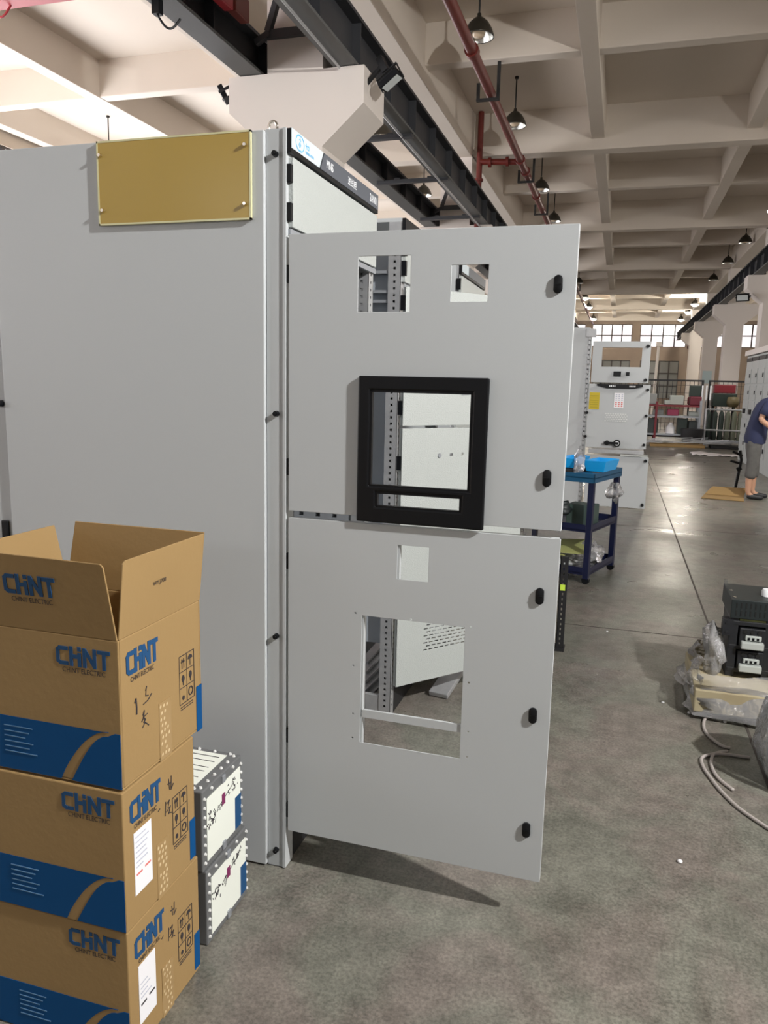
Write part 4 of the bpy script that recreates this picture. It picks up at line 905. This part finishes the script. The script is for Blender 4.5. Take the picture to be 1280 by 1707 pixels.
per = thing('person', 'person in navy T-shirt and grey three-quarter trousers leaning forward at the right edge', 'person', (BX, BY, 0))
def B(x, y, z): return (BX+x, BY+y, z)
# facing +X, legs apart in Y
J = [ (B(0, 0, .88), .10, .12), (B(.03, 0, 1.05), .09, .11), (B(.06, 0, 1.22), .10, .12), (B(.14, 0, 1.36), .07, .08), (B(.24, 0, 1.43), .052), (B(.29, 0, 1.45), .055), (B(.36, 0, 1.47), .082, .09), (B(.40, 0, 1.47), .07, .08),
      (B(.0, -.09, .82), .085), (B(.01, -.11, .48), .058), (B(-.03, -.11, .30), .055), (B(-.03, -.11, .10), .036), (B(.0, -.11, .055), .038), (B(.13, -.12, .035), .032),
      (B(.0, .09, .82), .085), (B(.05, .11, .48), .058), (B(.05, .11, .30), .055), (B(.06, .12, .10), .036), (B(.09, .12, .055), .038), (B(.22, .12, .035), .032),
      (B(.11, -.16, 1.33), .048), (B(.02, -.235, 1.13), .042), (B(.17, -.24, 1.02), .034), (B(.28, -.20, .98), .024), (B(.34, -.18, .97), .028, .016),
      (B(.13, .16, 1.33), .048), (B(.10, .24, 1.12), .042), (B(.22, .22, 1.03), .034), (B(.34, .15, 1.02), .024), (B(.40, .13, 1.01), .028, .016)]
E_ = [(0,1),(1,2),(2,3),(3,4),(4,5),(5,6),(6,7),(0,8),(8,9),(9,10),(10,11),(11,12),(12,13),(0,14),(14,15),(15,16),(16,17),(17,18),(18,19),(3,20),(20,21),(21,22),(22,23),(23,24),(3,25),(25,26),(26,27),(27,28),(28,29)]
base = len(J)
for hx, hy, hz, s_, root in ((.34, -.18, .97, 1, 24), (.40, .13, 1.01, -1, 29)):
    for f in range(4):
        y = hy+(f-1.5)*.017; l = (.062, .072, .068, .052)[f]
        J += [(B(hx+.035, y, hz), .0085), (B(hx+.035+l*.55, y, hz-.012), .008), (B(hx+.035+l*.8, y, hz-.035), .0068)]; k = len(J)-3; E_ += [(root, k), (k, k+1), (k+1, k+2)]
    J += [(B(hx+.0, hy+s_*.035, hz-.01), .010), (B(hx+.035, hy+s_*.045, hz-.025), .0085)]; k = len(J)-2; E_ += [(root, k), (k, k+1)]
skin_mesh('body', J, E_, M_skin, per)
sh = MB(); R_ = []
for (x, z, rx, ry, tilt) in ((.01, .79, .135, .175, 0), (.01, .86, .145, .178, 0), (.02, .97, .135, .165, .05), (.045, 1.09, .135, .165, .12), (.075, 1.20, .135, .175, .25), (.105, 1.285, .125, .190, .45), (.140, 1.345, .105, .185, .65), (.180, 1.385, .075, .135, .8), (.215, 1.405, .058, .075, .9), (.235, 1.415, .050, .055, 1.0)):
    c_, s_ = math.cos(tilt), math.sin(tilt)
    R_.append([sh.bm.verts.new(B(x+rx*math.cos(a)*c_, ry*math.sin(a), z-rx*math.cos(a)*s_+.006*math.sin(5*a+z*20))) for a in [2*math.pi*k/28 for k in range(28)]])
for A_, B_ in zip(R_, R_[1:]):
    for k in range(28): sh.face([A_[k], A_[(k+1) % 28], B_[(k+1) % 28], B_[k]])
for q in (-1, 1):
    sh.tube([B(.14, q*.10, 1.335), B(.125, q*.17, 1.32), B(.095, q*.205, 1.26), B(.06, q*.228, 1.185)], [.075, .078, .074, .070], 16)
sh.build('t_shirt', M_shirt, per, smooth=True)
T = [(B(0, 0, 1.0), .11, .13), (B(.0, 0, .88), .13, .15), (B(.0, -.09, .74), .105), (B(.0, -.11, .50), .088), (B(-.02, -.11, .34), .085), (B(-.03, -.11, .285), .07), (B(.0, .09, .74), .105), (B(.04, .11, .50), .088), (B(.05, .11, .34), .085), (B(.05, .11, .285), .07)]
skin_mesh('trousers', T, [(0,1),(1,2),(2,3),(3,4),(4,5),(1,6),(6,7),(7,8),(8,9)], M_trous, per)
for dx, dy in ((0, -.115), (.09, .12)):
    skin_mesh('shoe', [(B(dx-.05, dy, .045), .040), (B(dx+.03, dy, .045), .042), (B(dx+.13, dy, .034), .036), (B(dx+.18, dy, .03), .028)], [(0,1),(1,2),(2,3)], M_shoe, per)
skin_mesh('hair', [(B(.27, 0, 1.485), .07, .085), (B(.33, 0, 1.52), .078, .088), (B(.38, 0, 1.525), .07, .08), (B(.43, 0, 1.505), .045, .06)], [(0,1),(1,2),(2,3)], M_hair, per)
h_ = MB()   # ears and nose of the bowed head
for s_ in (-1, 1): h_.lathe([(.001, -.02), (.010, -.015), (.013, 0), (.010, .015), (.001, .02)], B(.345, s_*.088, 1.455), 8)
h_.lathe([(.001, -.02), (.012, -.01), (.008, .01), (.001, .02)], B(.455, 0, 1.43), 8); h_.build('ears_and_nose', M_skin, per, smooth=True)
# dark chair-like stand beside the person and grey bin behind
st = MB(); p = Vector((1.70, 12.9, 0))
st.tube([(1.76, 12.5, .64), (1.79, 12.5, .5), (1.74, 12.5, .02)], .022); st.tube([(1.66, 12.5, .62), (1.80, 12.5, .56)], .018); st.tube([(1.64, 12.5, .48), (1.80, 12.5, .44)], .018); st.tube([(1.66, 12.4, .012), (1.74, 12.5, .03), (1.84, 12.62, .012)], .014); st.tube([(1.74, 12.5, .35), (1.80, 12.5, .38)], .03)
tag(st.build('cable_stand', M_black), 'black bent stand just behind the person in the navy shirt', 'stand')
m = MB(); m.prism([(1.20, 11.65, .004), (1.74, 11.55, .004), (1.80, 11.95, .004), (1.28, 12.05, .004)], (0, 0, .012)); m.prism([(1.28, 12.0, .02), (1.78, 11.9, .02), (1.85, 12.15, .11), (1.4, 12.25, .10)], (0, 0, .012))
tag(m.build('flattened_carton', M_card), 'flattened cardboard carton on the floor at the person feet', 'cardboard')
m = MB(); N_ = 16; G = [[m.bm.verts.new((1.70+1.35*i/N_, 19.2+.75*j/5+.25*math.sin(i*.5)*(j/5), .012+.05*abs(noise.noise(Vector((i*.5, j*.7, 0)))))) for j in range(6)] for i in range(N_+1)]
for i in range(N_):
    for j_ in range(5): m.face([G[i][j_], G[i+1][j_], G[i+1][j_+1], G[i][j_+1]])
o = m.build('plastic_sheet', M_sheet, smooth=True); o.modifiers.new('so', 'SOLIDIFY').thickness = .006; tag(o, 'crumpled white sheet lying on the floor before the far fence', 'sheet')

# ------------------------------------------------------------------ right-hand row of pale switch cabinets
for i in range(5):
    y0 = 14.72+.8*i; t = thing('drawer_cabinet', ('pale drawer switchgear cabinet of the right-hand row, %s' % ('nearest and outside the picture', 'second, outside the picture', 'third, cut by the picture edge', 'fourth, behind the person', 'last, at the left end of the row')[i]), 'cabinet', (2.9, y0+.4, 0), 'right-hand row of drawer cabinets')
    MB().box((2.6, y0+.003, 0), (3.1, y0+.797, 2.24)).build('cabinet_body', M_paint2, t, bevel=.006)
    MB().box((2.59, y0+.02, 2.12), (2.60, y0+.78, 2.2)).build('header', M_black, t)
    for k, z in enumerate((.25, .62, 1.0, 1.32, 1.66)):
        d = MB().box((2.588, y0+.03, z), (2.602, y0+.77, z+.30)).build('drawer', M_paint2, t, bevel=.004)
        m = MB(); m.box((2.56, y0+.30, z+.03), (2.588, y0+.52, z+.13)) if k in (2,) else m.box((2.575, y0+.1, z+.12), (2.588, y0+.16, z+.2)); m.build('handle', M_black, d)
tag(MB().box((2.55, 14.7, 2.25), (3.15, 18.75, 2.36)).build('duct_cover', M_col, bevel=.01), 'pinkish duct cover lying along the right-hand cabinets', 'duct')

# ------------------------------------------------------------------ far work area: fence, racks, crates
def fence(x0, x1, y, label):
    t = thing('wire_fence', label, 'fence', ((x0+x1)/2, y, 0)); h = 1.78
    for x in (x0, x1): MB().box((x-.03, y-.03, 0), (x+.03, y+.03, h)).build('post', M_blackm, t)
    MB().box((x0, y-.02, h-.05), (x1, y+.02, h)).build('top_rail', M_blackm, t); MB().box((x0, y-.02, .1), (x1, y+.02, .15)).build('bottom_rail', M_blackm, t)
    m = MB(); x = x0
    while x < x1: m.box((x-.006, y-.006, .1), (x+.006, y+.006, h)); x += .12
    z = .3
    while z < h: m.box((x0, y-.005, z-.005), (x1, y+.005, z+.005)); z += .22
    m.build('wire_mesh', M_blackm, t)
fence(-.6, 2.27, 24.4, 'black wire fence panel on the left, behind the shelf rack')
fence(2.46, 4.1, 24.4, 'black wire fence panel on the right, behind the dark red case')
g4 = 'white rods leaning at the fence gap'
for i in range(4): tag(MB().bar((2.14+.11*i, 24.05, .0), (2.16+.11*i, 24.34, 1.62), .04, .03).build('white_rod', M_white), ['leftmost','second','third','rightmost'][i]+' of four upright white rods at the fence gap', 'rod', g4)
# shelf rack
rk2 = thing('shelf_rack', 'low dark steel rack with boxes in front of the left fence', 'shelf rack', (1.3, 23.4, 0))
for x in (-.3, 1.0, 2.15):
    for y in (23.1, 23.8): MB().box((x-.03, y-.03, 0), (x+.03, y+.03, 1.15 if x < 2 else 1.2)).build('post', M_crate if x < 2 else M_zincd, rk2)
for z in (.22, .72, 1.02): MB().box((-.3, 23.08, z), (2.15, 23.82, z+.05)).build('shelf', M_crate if z > .9 else M_zincd, rk2)
cols = [('grey_light', (.28, .29, .28)), ('cream', (.5, .44, .28)), ('pale', (.40, .43, .40)), ('dark_steel', (.05, .06, .06)), ('maroon_box', (.14, .015, .03)), ('blue_box', (.08, .13, .35)), ('pink_box', (.36, .05, .11)), ('greenish', (.03, .045, .04))]
items = [(.35, 1.07, .42, .16, 1, 'cream carton'), (.80, 1.07, .38, .30, 0, 'light grey crate'), (1.28, 1.07, .16, .12, 2, 'small pale carton'), (1.52, 1.07, .36, .26, 2, 'pale wire crate'), (2.02, 1.07, .30, .24, 4, 'dark red case'),
         (.55, .77, .40, .16, 5, 'blue folded bag'), (1.06, .77, .28, .16, 0, 'light grey tub'), (1.45, .77, .30, .18, 6, 'pink packet'), (2.0, .77, .28, .12, 2, 'pale folded cloth'),
         (.5, .27, .36, .40, 4, 'maroon drum'), (.95, .27, .26, .40, 3, 'dark steel case'), (1.72, .27, .26, .42, 7, 'greenish bucket'), (2.0, .27, .22, .36, 3, 'dark narrow case')]
for x, z, w_, h_2, c_, nm in items:
    mm = mat('rack_'+cols[c_][0], cols[c_][1], .6); lev = {1.07: 'top', .77: 'middle', .27: 'bottom'}[z]
    tag(MB().box((x-w_/2, 23.2, z+.001), (x+w_/2, 23.65, z+h_2)).build(nm.replace(' ', '_'), mm, bevel=.02), '%s on the %s shelf of the far rack' % (nm, lev), nm.split()[-1])
tag(MB().lathe([(.001, .30), (.05, .30), (.05, .26), (.12, .18), (.13, 0), (.001, 0)], (1.42, 23.3, .272), 14).build('canister', M_foam, smooth='auto'), 'white plastic canister on the bottom shelf of the far rack', 'canister')
tag(MB().lathe([(.30, .42), (.28, .2), (.22, .02), (.001, 0)], (1.95, 22.75, .02), 20).build('wire_basket', M_blackm, smooth=True), 'round dark basket on the floor before the far rack', 'basket')
# gas bottles cart
ct = thing('bottle_cart', 'grey tubular cart with greenish gas bottles beside the far rack', 'cart', (2.6, 23, 0))
for x in (2.28, 3.35): MB().tube([(x, 22.9, 0), (x, 22.9, 1.0)], .025).build('post', M_zinc, ct)
for z in (.42, .98): MB().tube([(2.28, 22.9, z), (3.35, 22.9, z)], .022).build('rail', M_zinc, ct)
MB().box((2.28, 22.9, .10), (3.35, 23.4, .14)).build('deck', M_zincd, ct)
for i in range(6):
    x = 2.38+.165*i; tag(MB().lathe([(.001, .88), (.02, .87), (.02, .80), (.06, .74), (.07, .66), (.07, 0), (.001, 0)], (x, 23.2, .142), 14).build('gas_bottle', M_green if i < 3 else mat('olive_grey_paint', (.12, .13, .09), .5), smooth='auto'), ['leftmost','middle','rightmost'][i%3]+(' dark green' if i < 3 else ' olive grey')+' gas bottle on the far bottle cart', 'gas bottle', ('dark green' if i < 3 else 'olive grey')+' bottles on the cart')
tag(MB().box((2.5, 23.5, 1.42), (3.05, 23.9, 1.66)).build('red_case', M_crate, bevel=.02), 'dark red case on the stand left of the right column', 'case')
ms = thing('machine_stand', 'dark machine stand carrying the dark red case', 'stand', (2.8, 23.7, 0))
MB().box((2.48, 23.5, 1.05), (3.1, 23.95, 1.415)).build('stand_top', M_green, ms, bevel=.02); m = MB(); [m.box((x, y, 0), (x+.04, y+.04, 1.05)) for x in (2.5, 3.04) for y in (23.52, 23.88)]; m.build('stand_frame', M_blackm, ms)
tag(MB().lathe([(.001, .28), (.14, .27), (.17, .12), (.12, 0), (.001, 0)], (2.98, 23.3, 1.05), 14).build('motor_cover', mat('ochre_brown', (.11, .085, .035), .6), smooth=True), 'ochre rounded motor cover under the dark red case', 'motor')
ch = thing('metal_chair', 'dark red seated metal chair standing by the fence gap', 'chair', (2.0, 23.9, 0))
tag(MB().box((3.35, 23.3, .15), (3.55, 23.6, 1.05)).build('leaning_panel', M_maroon, bevel=.01), 'dark maroon panel standing right of the bottle cart', 'panel')
MB().box((1.88, 23.95, 1.30), (2.2, 24.0, 1.62)).build('backrest', M_green, ch, bevel=.02); MB().box((1.86, 23.84, 1.08), (2.22, 24.1, 1.29)).build('seat', M_crate, ch, bevel=.03); m = MB(); [m.box((x, y, 0), (x+.03, y+.03, 1.08)) for x in (1.88, 2.17) for y in (23.86, 24.05)]; m.build('leg_frame', M_blackm, ch)
# pallets with offcuts
tag(MB().box((.85, 21.6, 0), (2.2, 22.3, .07)).build('wooden_pallet', M_card, bevel=.01), 'flat wooden pallet under metal offcuts before the far rack', 'pallet')
tag(MB().box((2.35, 21.6, 0), (3.5, 22.3, .07)).build('wooden_pallet', M_blackm, bevel=.01), 'dark pallet under metal offcuts before the bottle cart', 'pallet')
m = MB()
for i in range(46):
    x = random.uniform(.3, 2.75); y = random.uniform(21.7, 22.2); z = .085+random.random()*.12; a = random.uniform(-.25, .25); l = random.uniform(.3, .9)
    m.bar((x-l/2, y, z), (x+l/2, y+a, z+random.uniform(-.02, .06)), .05, .012)
tag(m.build('metal_offcuts', M_zinc), 'heap of metal strip offcuts on the far pallets', 'metal offcuts', kind='stuff')
# pale pole in front of the left end window
pp = MB(); pp.cyl((1.02, 27, 0), (1.08, 27, 2.85), .045, n=12); pp.box((1.0, 26.93, 2.85), (1.16, 27.07, 3.0)); tag(pp.build('pale_pole', M_plaster, smooth='auto'), 'slim pale pole with a dark cap behind the left fence', 'pole')
# brown downpipe profile on the far wall
dpp = MB().tube([(3.62, 49.4, 5.2), (3.62, 49.4, 3.9), (4.0, 49.3, 3.3), (4.05, 49.3, 0)], .08, 10); tag(dpp.build('drain_pipe', mat('brown_pipe', (.07, .04, .035), .6)), 'dark brown downpipe on the far end wall right of the windows', 'pipe')
